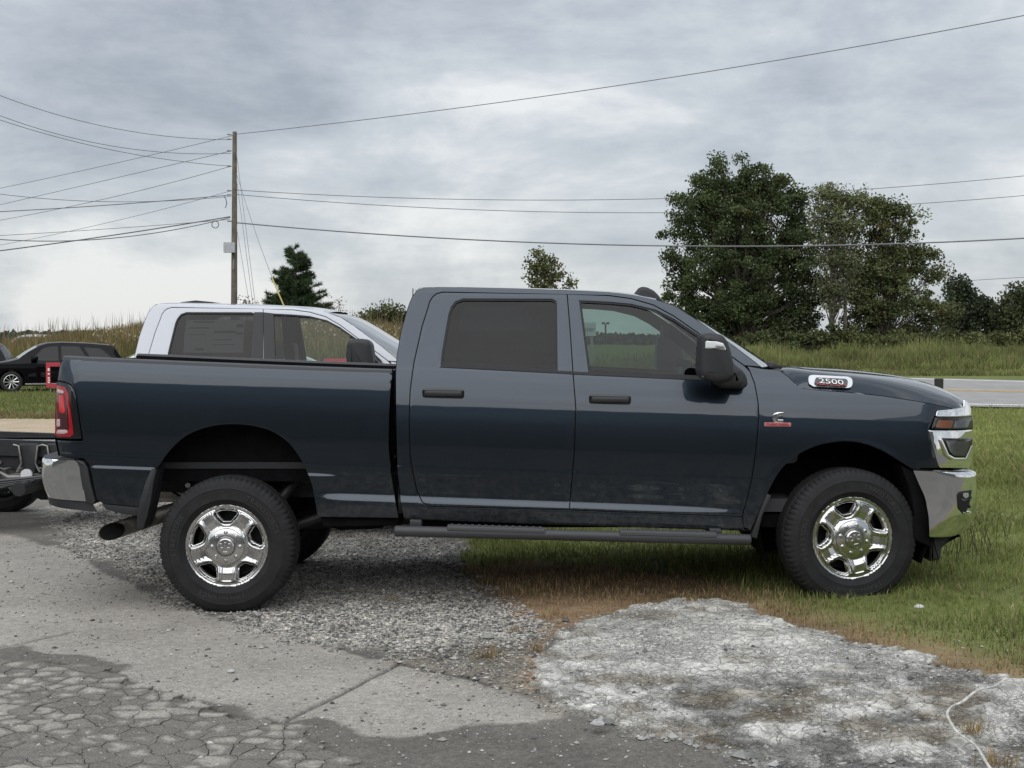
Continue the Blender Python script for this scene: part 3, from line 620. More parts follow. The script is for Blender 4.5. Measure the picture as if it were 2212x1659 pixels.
def text_mesh(txt, size, ext, name='text'):
    c = bpy.data.curves.new(name, 'FONT'); c.body = txt; c.size = size; c.extrude = ext; c.align_x = 'CENTER'; c.align_y = 'CENTER'; c.resolution_u = 3
    o = bpy.data.objects.new(name, c); COL.objects.link(o); dg = bpy.context.evaluated_depsgraph_get(); me = bpy.data.meshes.new_from_object(o.evaluated_get(dg))
    bpy.data.objects.remove(o); bpy.data.curves.remove(c)
    V = np.array([tuple(v.co) for v in me.vertices]); F = [tuple(p.vertices) for p in me.polygons]; bpy.data.meshes.remove(me); return V, F
WHEEL = {}
def wheel_meshes():
    WHEEL['tyre'] = tyre_mesh()
    n = 90; circ = np.array([(.256 * math.cos(2 * math.pi * i / n), .256 * math.sin(2 * math.pi * i / n)) for i in range(n)])
    hs = [ccw(resample(h, .006))[::-1] for h in hole_polys()]
    W, T, loops = triangulate(circ, hs, (.0075, .0075)); e = 6e-4; h = rim_height(W[:, 0], W[:, 1])
    hx = (rim_height(W[:, 0] + e, W[:, 1]) - rim_height(W[:, 0] - e, W[:, 1])) / (2 * e); hz = (rim_height(W[:, 0], W[:, 1] + e) - rim_height(W[:, 0], W[:, 1] - e)) / (2 * e)
    V = np.stack([W[:, 0], -(.122 + h), W[:, 1]], 1).tolist(); NN = np.stack([-hx, -np.ones_like(hx), -hz], 1).tolist(); F = [tuple(t) for t in T]
    for l in loops:
        b = len(V); m = len(l)
        for q in l: V.append([V[q][0], V[q][1] + .03, V[q][2]]); NN.append(NN[q])
        for i in range(m): F += [(l[i], b + i, b + (i + 1) % m), (l[i], b + (i + 1) % m, l[(i + 1) % m])]
    NN = np.array(NN); NN /= np.linalg.norm(NN, axis=1, keepdims=True); WHEEL['rim'] = mesh_np('rim', V, np.array(F), True, NN)
    hub = MB(); hub.lathe([(.112, -.112), (.112, -.130), (.108, -.136), (.100, -.139), (.070, -.146), (.062, -.147), (.058, -.143), (.055, -.147), (.052, -.158), (.046, -.163), (.0, -.166)], 48)
    WHEEL['hub'] = hub
    WHEEL['lug'] = MB().lathe([(.0135, -.132), (.0135, -.146), (.0125, -.151), (.008, -.156), (.0, -.158)], 14)
    em = MB()
    for p in ([(-.011, .004), (.011, .004), (.006, .030), (-.006, .030)], [(-.036, .012), (-.020, .010), (-.018, .022), (-.034, .024)], [(.036, .012), (.020, .010), (.018, .022), (.034, .024)],
              [(-.030, -.016), (-.012, -.010), (-.012, .002), (-.030, -.004)], [(.030, -.016), (.012, -.010), (.012, .002), (.030, -.004)], [(-.018, -.034), (.018, -.034), (.014, -.027), (-.014, -.027)]):
        em.prism(rnd(p, .006, 3), -.158, -.169, .0025, 2)
    WHEEL['emblem'] = em
    WHEEL['barrel'] = MB().lathe([(.236, -.11), (.22, -.06), (.215, .10), (.24, .125)], 48)
    WHEEL['disc'] = MB().lathe([(.0, .01), (.205, .01), (.205, .035), (.0, .035)], 40).lathe([(.0, -.06), (.10, -.06), (.10, .02)], 24)
    lt = MB()
    for txt, a0 in (('TRANSFORCE', 38), ('FIRESTONE', 165), ('TRANSFORCE', 262)):
        for i, chx in enumerate(txt):
            V, Fc = text_mesh(chx, .042, .0022, 't'); a = math.radians(a0 - (i - len(txt) / 2) * 5.4); rr = .322; ca, sa = math.cos(a - math.pi / 2), math.sin(a - math.pi / 2)
            X = V[:, 0]; Z = V[:, 1] + rr; lt.add(np.stack([X * ca - Z * sa, -.1425 - V[:, 2], X * sa + Z * ca], 1), Fc)
    WHEEL['letters'] = lt
def add_wheel(parent, x, y, z, rz=0.0, spin=0.0, rim_mat='wheel_chrome', sc=1.0):
    w = link('wheel', None, None, parent); w.location = (x, y, z); w.rotation_euler = (0, 0, rz); w.scale = (sc,) * 3; w.empty_display_size = .1
    def part(name, key, m, sp=True):
        me = WHEEL[key]
        if isinstance(me, MB):
            o = me.build(name, M[m], w, 30); WHEEL[key] = o.data
        else: o = link(name, me, M[m], w)
        if sp: o.rotation_euler = (0, spin, 0)
        if o.data.materials[0] != M[m]: o.material_slots[0].link = 'OBJECT'; o.material_slots[0].material = M[m]
        return o
    part('tyre', 'tyre', 'rubber', False); part('rim', 'rim', rim_mat); part('hub_cap', 'hub', rim_mat); part('emblem', 'emblem', rim_mat); part('rim_barrel', 'barrel', 'dark'); part('brake_disc', 'disc', 'frame')
    part('sidewall_lettering', 'letters', 'rubber_letters')
    for k in range(8):
        o = part('lug_nut', 'lug', rim_mat); a = math.pi / 2 + spin + k * math.pi / 4; o.location = (.086 * math.cos(a), .006, .086 * math.sin(a))
    return w

# ---- outlines, read off along the body surface
SEAM_TOP = [(1225, 635), (1316, 638.5), (1364, 645), (1412, 659), (1456, 683), (1516, 725), (1576, 767), (1608, 790)]
SEAM_FD = [(1620, 802), (1630, 828), (1638, 872), (1640, 904), (1634, 964), (1624, 1036), (1612, 1084), (1604, 1116)]
SEAM_B = [(1225, 635), (1231, 704), (1238, 808), (1244, 884), (1240, 984), (1230, 1102)]
SEAM_RD = [(956, 631), (943, 634.5), (934, 642), (928, 652), (923.5, 668), (912, 704), (894, 784), (886, 844), (884, 904), (886, 984), (894, 1032), (902, 1064), (912, 1084), (920, 1091), (932, 1094)]
ROOF = [(866, 716), (872, 694), (878.3, 672), (884, 655), (890, 641), (900, 627), (916, 619.5), (996, 619), (1116, 622), (1236, 626), (1316, 630), (1368, 636), (1416, 646), (1456, 660), (1496, 684), (1536, 712), (1576, 740), (1616, 770), (1646, 793)]
CABREAR = [(872, 1122), (864, 1080), (858, 1020), (856, 960), (855, 880), (854.3, 808), (856.3, 772), (866, 716)]
WIN_R = [(953, 787), (956, 760), (961, 730), (970, 678), (975, 664), (984, 652), (1000, 646), (1192, 646.5), (1200, 650), (1202, 656), (1203.5, 801)]
WIN_F = [(1252, 650), (1316, 653), (1364, 657.5), (1416, 670), (1456, 690), (1510, 726), (1560, 764), (1588, 790), (1594, 806), (1588, 818), (1520, 815.5), (1272, 803)]
ARCH_R = catmull([(684, 1109.5), (680, 1085.5), (672, 1045.5), (656, 1005.5), (636, 973.5), (616, 951.5), (584, 931.5), (544, 920.7), (504, 917.5), (464, 920.7), (424, 931.5), (392, 949.5), (364, 977.5), (344, 1005.5), (332, 1021.5), (316, 1060), (306, 1097)], 4)
ARCH_F = catmull([(1622, 1148), (1640, 1105), (1658, 1068), (1669, 1045), (1691, 1011), (1721, 985), (1758.6, 966), (1796, 957), (1833, 954.5), (1870.6, 961), (1908, 975.8), (1941.6, 996), (1969.6, 1013)], 4)
HSEAM = [(1684, 800), (1702.6, 813), (1721, 831), (1736, 838.7), (1781, 843.5), (1833, 847), (1908, 855), (1982.7, 866.5), (2020, 873.5), (2057, 882)]
HTOP = [(1686, 790.5), (1699, 790), (1758.6, 794), (1833, 798.4), (1908, 806), (1964, 815), (2020, 830), (2057, 847), (2079, 861), (2085, 870)]

HOOD_G = pchip([0, .30, .36, .44, .62, .78, .86, .91, .955, 1.0], [1.0, .99, .97, .90, .88, .88, .83, .68, .40, 0])
def body_front(root, pm, g_rear='privacy', g_front='glass'):
    """cab, doors, fender, hood: shared by both pickups"""
    cab = CABREAR[::-1][1:][::-1] + ROOF + [(1613, 789)][:0] + SEAM_TOP[::-1][0:-1] + SEAM_RD + [(1230, 1102), (1604, 1116), (1608, 1142), (1620, 1148), (1240, 1136)]
    panel('cab_side', LTs(cab), pm, root, res=(.03, .012))
    rd = LTs(SEAM_RD + SEAM_B[::-1][:-1] + [(1225, 635)]); fd = LTs(SEAM_TOP + SEAM_FD + SEAM_B[::-1][:-1])
    for nm, poly, win, hx, gm in (('rear_door', rd, WIN_R, (912, 1003, 838.5, 862.5), g_rear), ('front_door', fd, WIN_F, (1272, 1363, 851.5, 875.5), g_front)):
        wl = LTs(catmull(win, 2, True)) if False else LTs(win)
        ds = panel(nm, poly, pm, root, holes=[wl])
        for k, d in enumerate(ds):
            w = [panel('window_glass', offset(ccw(wl), -.006), M[gm], d, res=(.06, .05), gap=0, lip=0, off=-.014, both=(k == 1), near=(k == 0))]
            panel('window_seal', offset(ccw(wl), -.004), M['seal'], d, holes=[offset(ccw(resample(wl, .02)), .010)], res=(.05, .05), gap=0, lip=.01, off=-.005, both=(k == 1), near=(k == 0))
            if nm == 'rear_door': bm = [(954, 787.5), (1204, 800.5), (1238, 802), (1238.5, 808), (1204, 806), (950, 793)]
            else: bm = [(1239, 802.5), (1272, 803.5), (1520, 815.5), (1560, 818), (1560, 824), (1520, 821.5), (1239, 808.5)]
            panel('belt_moulding', LTs(bm), M['seal'], d, res=(.05, .03), gap=0, lip=.012, off=.004, both=(k == 1), near=(k == 0))
            sg = -1 if k == 0 else 1
            u0, u1, v0, v1 = hx; c = LT((u0 + u1) / 2, (v0 + v1) / 2); yb = float(hw(*c))
            q = rnd(LTs([(u0, v0), (u1, v0 + 1.5), (u1, v1), (u0, v1 - 1.5)]), .022, 5); mb = MB().prism(q, sg * (yb - .02), sg * (yb + .006), .004, 2); o = mb.build('handle_bezel', M['gloss_black'], d, 40)
            q = rnd(LTs([(u0 + 5, v0 + 4.5), (u1 - 4, v0 + 5.5), (u1 - 4, v1 - 5), (u0 + 5, v1 - 6)]), .016, 5); mb = MB().prism(q, sg * (yb - .0), sg * (yb + .035), .014, 4); mb.build('door_handle', M['plastic'], d, 50)
    shell = [(860, 1110), (858, 960), (858, 808), (870, 716), (890, 650), (920, 626), (1116, 629), (1316, 637), (1416, 653), (1496, 691), (1576, 747), (1640, 795), (1640, 900), (1604, 1125), (1240, 1115)]
    panel('dark_seam_backing', LTs(shell), M['seal'], root, holes=[offset(ccw(LTs(WIN_R)), -.004), offset(ccw(LTs(WIN_F)), -.004)], res=(.08, .03), gap=0, lip=0, off=-.032)  # black sheet added behind the doors, stands in for shade in the seams
    # front fender
    fen = SEAM_FD[::-1] + [(1613, 790), (1646, 796)] + HSEAM + [(2052, 885), (2024, 888), (2021.8, 893), (2016, 906.7), (2006.5, 929), (2028, 1011.5), (1971.5, 1012.5)] + ARCH_F[::-1][1:] + [(1606, 1140)]
    panel('front_fender', LTs(fen), pm, root, res=(.03, .014))
    panel('dark_fender_backing', LTs([(1625, 815), (1690, 815), (1740, 850), (2040, 890), (2005, 930), (2025, 1005), (1975, 1005), (1940, 985), (1833, 945), (1720, 975), (1660, 1040), (1612, 1130)]), M['seal'], root, res=(.08, .04), gap=0, lip=0, off=-.035)  # same black backing behind the fender, painting its seam gaps dark
    tr = LTs([(1656, 1066), (1665, 1070), (1645, 1115), (1633, 1162), (1621, 1158), (1640, 1105)])
    for s in (-1, 1): MB().prism(tr, s * .93, s * 1.012, .006, 2).build('arch_trim', M['plastic'], root)
    # roof, back of the cab, windscreen
    loft('roof', [(LT(*p)[0], LT(*p)[1] - .004, float(hw(*LT(*p))) - .003) for p in catmull(ROOF[5:13], 5)], pm, root, bx=lambda q: -.05 + .11 * q, bz=.022, n=25, pz=3)
    loft('cab_back', [LT(*p) for p in (CABREAR[:-1] + ROOF[:6])], pm, root, bx=.02, n=21, px=2, flip=False)
    wl = [LT(*p) for p in catmull(ROOF[12:], 4)]
    ws = loft('windscreen', wl, M['ws_glass'], root, bx=lambda q: .06 + .13 * q, bz=.004, n=25)
    bz = MB(); 
    ry = .905
    bw = LYs([(930, 700), (1016, 700), (1016, 700)], 0)
    # hood
    hs = [LT(*p) for p in catmull(HSEAM, 4)]; n = len(hs); hc = catmull(HTOP, 4); rows = []
    gt = HOOD_G
    for i in range(n):
        q = i / (n - 1) * (len(hc) - 1); a = hc[int(q)]; b = hc[min(int(q) + 1, len(hc) - 1)]; w = q - int(q); u, v = a[0] * (1 - w) + b[0] * w, a[1] * (1 - w) + b[1] * w
        xc, zc = LY(u, v, -.38); xs, zs = hs[i]; ys = float(hw(xs, zs)) - .004; r = []
        for j in range(49):
            t = -1 + 2 * j / 48; at = abs(t); r.append((xs + (xc - xs) * (1 - at ** 4), ys * t, zs + (zc - zs) * float(gt(at))))
        rows.append(r)
    last = rows[-1]; rows.append([(x + .022 * (1 - abs(y)), y, z - .02) for x, y, z in last]); rows.append([(x + .02 * (1 - abs(y)), y, z - .05) for x, y, z in last])
    first = rows[0]; rows.insert(0, [(x, y * .995, z - .03) for x, y, z in first])
    MB().grid(rows).build('hood', pm, root, 50, out=(2.2, 0, .6))
    cw = MB(); a = LT(1650, 797)
    cw.grid([[(x0, y, z0 - .012 * (abs(y) > .8)) for y in np.linspace(-.86, .86, 15)] for x0, z0 in ((a[0] - .02, a[1] - .03), (a[0] + .06, a[1] - .01), (hs[0][0] + .02, hs[0][1] + .012), (hs[0][0] + .06, hs[0][1] - .02))]).build('cowl', M['plastic'], root, 50)
    wi = MB(); p = LY(1668, 791, -.62); wi.tube([(p[0], -.66, p[1] - .02), (p[0] + .01, -.62, p[1] + .012), (p[0] - .04, -.2, p[1] + .03), (p[0] - .1, .1, p[1] + .06)], .011, 8)
    wi.build('wiper', M['plastic'], root)
    wb = MB(); p0 = LY(1667, 787, -.70); wb.prism(rnd(LYs([(1664, 795), (1671, 785), (1679, 788), (1699, 791), (1700, 799), (1672, 799)], -.70), .01, 3), -.56, -.72, .01, 2).build('wiper_pivot_cover', M['seal'], root)
    # roof fin
    fp = LYs([(1366, 640), (1380, 622), (1386, 619.5), (1397, 620.5), (1412, 628), (1422, 638), (1434, 655), (1420, 668), (1370, 660)], 0.0)
    MB().prism(rnd(fp, .012, 3), .045, -.045, .03, 4).build('roof_antenna', M['plastic'], root, 60)
    # cabin
    fl = MB().box(-.55, 1.75, -.86, .86, .60, .68); fl.build('cabin_floor', M['interior'], root)
    def seat(x, y, w, z0=.98):
        s = MB(); s.prism(rnd([(x - .10, z0 - .30), (x + .50, z0 - .30), (x + .52, z0 - .12), (x + .46, z0 - .08), (x + .02, z0 - .14)], .05, 3), y - w / 2, y + w / 2, .04, 3)
        s.prism(rnd([(x - .02, z0 - .16), (x + .14, z0 - .14), (x + .02, z0 + .26), (x - .06, z0 + .48), (x - .17, z0 + .48), (x - .16, z0 + .2)], .05, 3), y - w / 2, y + w / 2, .05, 3)
        s.build('seat', M['interior'], root, 50)
    def headrest(x, y, z0=.98): MB().prism(rnd([(x - .18, z0 + .50), (x - .08, z0 + .50), (x - .10, z0 + .68), (x - .20, z0 + .68)], .03, 3), y - .14, y + .14, .04, 3).build('headrest', M['interior'], root, 60)
    for yy in (-.42, .42): seat(.55, yy, .54); headrest(.55, yy)
    seat(-.38, 0, 1.44); [headrest(-.38, yy) for yy in (-.45, .45)]
    d = MB().prism(rnd([(1.15, 1.30), (1.28, 1.40), (1.72, 1.42), (1.78, .9), (1.30, .9), (1.22, 1.08)], .06, 4), -.86, .86); d.build('dashboard', M['interior'], root, 50)
    sw = MB(); c = Vector((1.12, .42, 1.30)); ax = Vector((-.9, 0, .42)).normalized(); e1 = Vector((0, 1, 0)); e2 = ax.cross(e1)
    sw.tube([c + (e1 * math.cos(a) + e2 * math.sin(a)) * .185 for a in np.linspace(0, 2 * math.pi, 25)], .016, 8, False)
    for a in (0, math.pi, -math.pi / 2): sw.tube([c, c + (e1 * math.cos(a) + e2 * math.sin(a)) * .18], .014, 6)
    sw.build('steering_wheel', M['interior'], root, 60)
    MB().box(1.02, 1.06, -.11, .11, 1.70, 1.77, Matrix.Identity(4)).build('interior_mirror', M['plastic'], root)
    loft('headliner', [(x, z - .05, y - .06) for x, z, y in [(LT(*p)[0], LT(*p)[1], float(hw(*LT(*p)))) for p in ROOF[6:13]]], M['interior_lt'], root, bz=.02)
    # underbody
    MB().box(-.6, 1.7, -.84, .84, .50, .585).build('floor_pan', M['dark'], root)
    for s in (-1, 1):
        rl = MB(); 
        for x0, x1 in ((-2.65, -.6), (-.6, 1.2), (1.2, 2.62)):
            za, zb = .60 - KT * x0, .60 - KT * x1; zt = .14
            rl.add([(x0, s * .40, za), (x1, s * .40, zb), (x1, s * .48, zb), (x0, s * .48, za), (x0, s * .40, za + zt), (x1, s * .40, zb + zt), (x1, s * .48, zb + zt), (x0, s * .48, za + zt)], [(0, 3, 2, 1), (4, 5, 6, 7), (0, 1, 5, 4), (3, 7, 6, 2), (0, 4, 7, 3), (1, 2, 6, 5)])
        rl.build('frame_rail', M['frame'], root, 20)
        lw = MB(); a = np.linspace(math.radians(-25), math.radians(205), 24)
        lw.grid([[(WF[0] - .02 + .52 * math.cos(t), s * y, WF[1] + .07 + .56 * math.sin(t)) for t in a] for y in (.93, .55)], s > 0); lw.grid([[(WF[0] - .02 + .52 * k * math.cos(t), s * .55, WF[1] + .07 + .56 * k * math.sin(t)) for t in a] for k in (1, .0)], s > 0)
        lw.build('wheel_liner', M['dark'], root, 60)
    ax = MB().tube([(WF[0], -.78, WF[1] - .02), (WF[0], .78, WF[1] - .02)], .055, 12); ax.build('front_axle', M['frame'], root)
    ax = MB().tube([(WR[0], -.78, WR[1]), (WR[0], -.2, WR[1]), (WR[0], -.12, WR[1]), (WR[0], .12, WR[1]), (WR[0], .2, WR[1]), (WR[0], .78, WR[1])], [.06, .06, .17, .17, .06, .06], 14); ax.build('rear_axle', M['frame'], root, 50)
    ax = MB().tube([(WR[0], 0, WR[1]), (.6, .05, .52), (1.6, .05, .55)], .05, 10); ax.build('drive_shaft', M['frame'], root)

def dark_truck():
    root = empty('pickup_truck', (0, YC, 0), 'dark blue grey crew cab pickup truck parked with its front wheel on the grass', 'pickup truck'); pm = M['paint']
    body_front(root, pm)
    # --- load bed
    bed = [(140, 774.5), (364, 785.5), (604, 795.5), (847, 804.5), (848, 812), (844, 845), (841, 900), (840, 965), (845, 1020), (853, 1070), (862, 1119.5), (688, 1117.5)] + ARCH_R + [(302, 1096), (220, 1088), (208, 1077.5), (196, 1021.5), (191, 1003), (180, 991), (130, 986.5), (121, 950), (177, 952), (178, 944), (165, 860), (160, 842), (152, 831), (140, 826), (124, 823), (126, 808), (129, 790), (134, 779)]
    bs = panel('bed_side', LTs(bed), pm, root, res=(.03, .012))
    cap = [(137, 776), (140, 770), (364, 781), (604, 791), (846, 800), (847, 805.5), (604, 796.5), (364, 786.5), (140, 775.5)]
    line = [LT(*p) for p in [(137, 773), (364, 783.5), (604, 793.5), (846, 802.5)]]; 
    for s in (-1, 1):
        rows = []
        for x, z in resample(line, .15, False):
            h = float(hw(x, z)); rows.append([(x, s * (h + .006), z - .010), (x, s * (h + .004), z + .006), (x, s * (h - .01), z + .013), (x, s * (h - .085), z + .013), (x, s * (h - .095), z - .02)])
        MB().grid(rows, s < 0).build('rail_cap', M['grey_plastic'], root, 50)
        ib = MB(); L = [(x, z) for x, z in resample(line, .3, False)]; ib.grid([[(x, s * .76, z - .0) for x, z in L], [(x, s * .76, .78) for x, z in L]], s > 0); ib.build('bed_inner_wall', M['dark'], root)
    MB().box(-2.72, -.76, -.77, .77, .86, .90).build('bed_floor', M['plastic'], root)
    MB().box(-.83, -.69, -.90, .90, .52, .84).build('gap_filler', M['dark'], root)  # dark box added to block sky light showing between bed and cab
    MB().box(-.80, -.775, -.80, .80, .86, 1.47).build('bed_front_wall', M['plastic'], root)
    tg = [(132, 779), (129, 790), (126, 808), (122, 835), (119, 900), (119, 950), (126, 985)]
    loft('tailgate', [LT(*p) for p in tg], pm, root, bx=-.012, n=15, px=6)
    loft('tailgate_inner', [(LT(*p)[0] + .05, LT(*p)[1]) for p in tg], M['plastic'], root, n=5)
    val = LTs([(220, 1088.5), (302, 1096.5), (302, 1116), (262, 1110), (228, 1101)])
    for s in (-1, 1): MB().prism(val, s * .90, s * .972, .006, 2).build('rear_valance', M['plastic'], root)
    flap = LTs([(330, 1012), (340, 1016), (334, 1040), (327, 1080), (320, 1115), (314, 1141), (300, 1138), (299, 1120), (304, 1080), (318, 1035)])
    for s in (-1, 1): MB().prism(flap, s * .80, s * 1.012, .008, 2).build('mud_flap', M['frame'], root)
    sl = LTs([(688, 1118), (862, 1120.5), (858, 1136), (700, 1139)])
    for s in (-1, 1): MB().prism(sl, s * .80, s * .945, .01, 2).build('bed_sill', M['dark'], root)
    # --- tail lights: housing and lenses follow the body corner
    def patch(name, pts, m, par, off, k, lip=.02, r=.008):
        panel(name, rnd(LTs(pts), r, 3), m, par, res=(.02, .02), gap=0, lip=lip, off=off, both=(k == 1), near=(k == 0), step=.01)
    for k in (0, 1):
        hsg = panel('tail_light', rnd(LTs([(119, 946), (121, 905), (123, 824), (139, 827), (151, 832), (158, 842), (163, 860), (176, 948)]), .012, 3), M['gloss_black'], root, res=(.02, .02), gap=0, lip=.03, off=.004, both=(k == 1), near=(k == 0))[0]
        hsg['label'] = 'red tail light in black housing'
        patch('red_lens', [(119.5, 941), (121, 905), (123.5, 832), (140, 836), (148, 850), (156, 905), (160, 938), (153, 944), (128, 943)], M['red_lens'], hsg, .009, k)
        patch('dark_lens', [(123, 925), (125, 845), (139, 848), (146, 880), (150, 925), (143, 932), (127, 931)], M['red_dark'], hsg, .012, k)
        patch('bright_reflector', [(129, 888), (129.5, 853), (138, 853), (142, 888), (140, 893), (134, 892)], M['red_bright'], hsg, .014, k)
        patch('top_edge_lens', [(124, 846), (126, 840), (138, 844), (139, 850), (128, 849)], M['pink'], hsg, .014, k)
        patch('reverse_lens', [(123.5, 921), (124, 905), (131, 905), (131.5, 921)], M['pink'], hsg, .014, k)
        patch('lower_edge_lens', [(122.5, 936), (126, 928), (145, 928), (148, 934), (140, 937)], M['pink'], hsg, .013, k)
    # --- rear bumper: rows from the top down; left silhouette and right end per row
    def rbump(name, rows_uv, m, yb=.985, a=.22, corner=3.0, lip=None):
        rows = []
        for (ul, vl), (ur, vr) in rows_uv:
            xr, zr = LY(ur, vr, -yb); 
            zl = LY(ul, vl, -.85)[1]
            # find rear-most x so that the silhouette lands on ul
            lo, hi = -3.3, -2.6
            def path(xm):
                q = np.linspace(0, math.pi / 2, 22); xs = xm + a * (1 - np.sin(q) ** (2 / corner)); ys = -yb * np.cos(q) ** (2 / corner) if False else -(yb - .42 * (1 - np.cos(q) ** (2 / corner)))
                return xs, ys
            for _ in range(40):
                mid = (lo + hi) / 2; xs, ys = path(mid); u = CU + FPX * (xs / (YC + ys)).min()
                if u < ul: lo = mid
                else: hi = mid
            xs, ys = path(mid); pts = [(x, -yb, 0) for x in np.linspace(xr, xs[0], 8)[:-1]] + [(x, y, 0) for x, y in zip(xs, ys)]
            xe, ye = pts[-1][0], pts[-1][1]; pts += [(xe - .02 * (1 - (t / ye) ** 2), t, 0) for t in np.linspace(ye, 0, 8)[1:]]
            n = len(pts); zs = [zr + (zl - zr) * min(1, max(0, (xr - p[0]) / (xr - xs.min() + 1e-6))) for p in pts]
            half = [(p[0], p[1], z) for p, z in zip(pts, zs)]; rows.append(half + [(x, -y, z) for x, y, z in half[::-1][1:]])
        return MB().grid(rows, False).build(name, m, root, 50, out=(-2.4, 0, .7))
    rbump('rear_bumper', [((94, 986.5), (166, 995)), ((90, 989), (169, 998.5)), ((88, 996), (171, 1005)), ((87.3, 1015), (173.5, 1025)), ((88.5, 1036), (177, 1046)), ((93, 1054), (181, 1066)), ((100, 1070), (186, 1083))], M['chrome'])
    rbump('bumper_valance', [((99, 1069), (186, 1083)), ((100, 1073), (200, 1088)), ((103, 1086), (210, 1104)), ((110, 1088), (208, 1106))], M['plastic'], yb=.975)
    rbump('bumper_step_pad', [((126, 990), (160, 990)), ((93, 984.5), (160, 992)), ((92, 987), (166, 995))], M['plastic'], yb=.98)
    eb = LYs([(160, 992), (182, 997), (190, 1012), (196, 1045), (206, 1081), (203, 1090), (186, 1085), (178, 1046), (172, 1010), (166, 997)], -.98)
    for s in (-1, 1): MB().prism(rnd(eb, .008, 2), s * .80, s * .988, .006, 2).build('bumper_end_cap', M['plastic'], root)
    # --- exhaust, fuel and heat shields seen in the rear arch
    a = LY(241.5, 1148, -.80); b = LY(345, 1113, -.60); c = LY(440, 1085, -.48)
    A = Vector((a[0], -.80, a[1])); B = Vector((b[0], -.60, b[1])); Cc = Vector((c[0], -.40, c[1])); d = (B - A).normalized()
    def pipe(r, ext):
        mb = MB(); mb.tube([A, A.lerp(B, .5), B, Cc], r, 28, False)
        for i in range(28):                                 # end cut parallel to the truck's side
            x, y, z = mb.v[i]; k = (-.80 - y) / d.y; mb.v[i] = (x + d.x * k + ext * d.x, y + d.y * k + ext * d.y, z + d.z * k + ext * d.z)
        return mb
    pipe(.053, 0).build('exhaust_pipe', M['exhaust'], root, 60)
    ex = pipe(.049, 0); ex.f = [q[::-1] for q in ex.f]; ex.build('exhaust_bore', M['soot_hole_shade'], root, 60)
    ms = LYs([(338, 1036), (400, 1040), (412, 1086), (325, 1085)], -.45); MB().prism(rnd(ms, .02, 3), -.05, -.46, .03, 3).build('muffler_shield', M['steel'], root, 50)
    rl = LYs([(386, 962), (616, 971), (616, 983), (386, 974)], -.74); MB().prism(rl, -.55, -.745, .006, 2).build('bed_cross_rail', M['frame'], root)
    iw = LYs([(330, 900), (690, 900), (690, 980), (330, 972)], -.70); MB().prism(iw, -.66, -.70).build('bed_inner_panel', M['dark'], root)
    fr = LYs([(330, 990), (690, 1004), (690, 1046), (560, 1034), (470, 1036), (330, 1034)], -.50); MB().prism(fr, -.42, -.505, .01, 2).build('frame_side', M['frame'], root)
    for (u, v, w) in ((459, 1003, 9), (545, 1006, 11), (520, 1005, 4), (395, 1008, 10)):
        q = rnd(LYs([(u - w, v - 6), (u + w, v - 6), (u + w, v + 6), (u - w, v + 6)], -.51), .008, 2); MB().prism(q, -.50, -.507).build('hole_shade', M['soot_hole_shade'], root)  # thin black slabs on the rail paint the shade inside its holes
    bt = LY(408, 1047, -.52); MB().lathe([(.02, -.50), (.02, -.535), (.014, -.54), (0, -.54)], 12, c=(bt[0], 0, bt[1])).build('bolt_head', M['silver'], root)
    for s in (-1, 1):
        q0 = LY(618, 1068, -.66); q1 = LY(650, 1022, -.60); MB().tube([(q0[0] - .1, s * .68, q0[1] - .12), (q1[0], s * .60, q1[1])], .035, 12).build('shock_absorber', M['frame'], root)
        MB().tube([(WR[0], s * .52, WR[1] - .06), (WR[0] + .75, s * .45, WR[1] + .20)], .035, 10).build('trailing_arm', M['frame'], root)
        sp = [(WR[0] + .06 * math.cos(t) , s * .52 + .06 * math.sin(t), WR[1] + .05 + .27 * t / 31.4) for t in np.linspace(0, 31.4, 100)]; MB().tube(sp, .011, 6).build('coil_spring', M['frame'], root, 60)
    tk = LYs([(700, 1118), (830, 1118), (828, 1142), (735, 1146), (705, 1136)], -.6); MB().prism(rnd(tk, .02, 3), .1, -.62, .03, 3).build('fuel_tank', M['dark'], root, 50)
    mk = MB().tube([(-.4, .3, .48), (1.0, .3, .46)], .11, 16); mk.build('exhaust_muffler', M['dark'], root, 50)
    # --- front lights, bezels and grille
    for k in (0, 1):
        bz = panel('headlight_bezel', rnd(LTs([(2006, 929.5), (2100, 928), (2102.5, 990), (2094, 1011), (2029, 1010.5)]), .01, 3), M['chrome'], root, res=(.02, .02), gap=0, lip=.03, off=.006, both=(k == 1), near=(k == 0))[0]
        patch('lower_lamp', [(2034, 946), (2100, 945), (2099, 962), (2086, 988), (2058, 988), (2046, 976)], M['gloss_black'], bz, .010, k)
        patch('lower_lamp_reflector', [(2042, 951), (2096, 950), (2085, 984), (2060, 984), (2051, 975)], M['silver'], bz, .013, k)
        patch('lower_lamp_glass', [(2036, 947), (2099, 946), (2098, 962), (2086, 987), (2058, 987), (2047, 976)], M['lens'], bz, .019, k)
        patch('lamp_trim', [(2030, 950), (2033, 948), (2047, 981), (2060, 988.5), (2084, 989), (2096, 962), (2099, 962), (2091, 988), (2098, 990), (2096, 994), (2056, 993.5), (2042, 984)], M['chrome'], bz, .022, k, r=.003)
        up = panel('headlight', rnd(LTs([(2013.5, 926.5), (2021.5, 901), (2100, 901), (2101, 926)]), .008, 3), M['gloss_black'], root, res=(.02, .02), gap=0, lip=.03, off=.004, both=(k == 1), near=(k == 0))[0]
        patch('turn_signal', [(2020, 923.5), (2027, 907.5), (2058, 908), (2054, 924.5)], M['amber'], up, .010, k)
        patch('lamp_reflector', [(2060, 924), (2064, 910), (2074, 905), (2097, 904), (2097, 923)], M['silver'], up, .010, k)
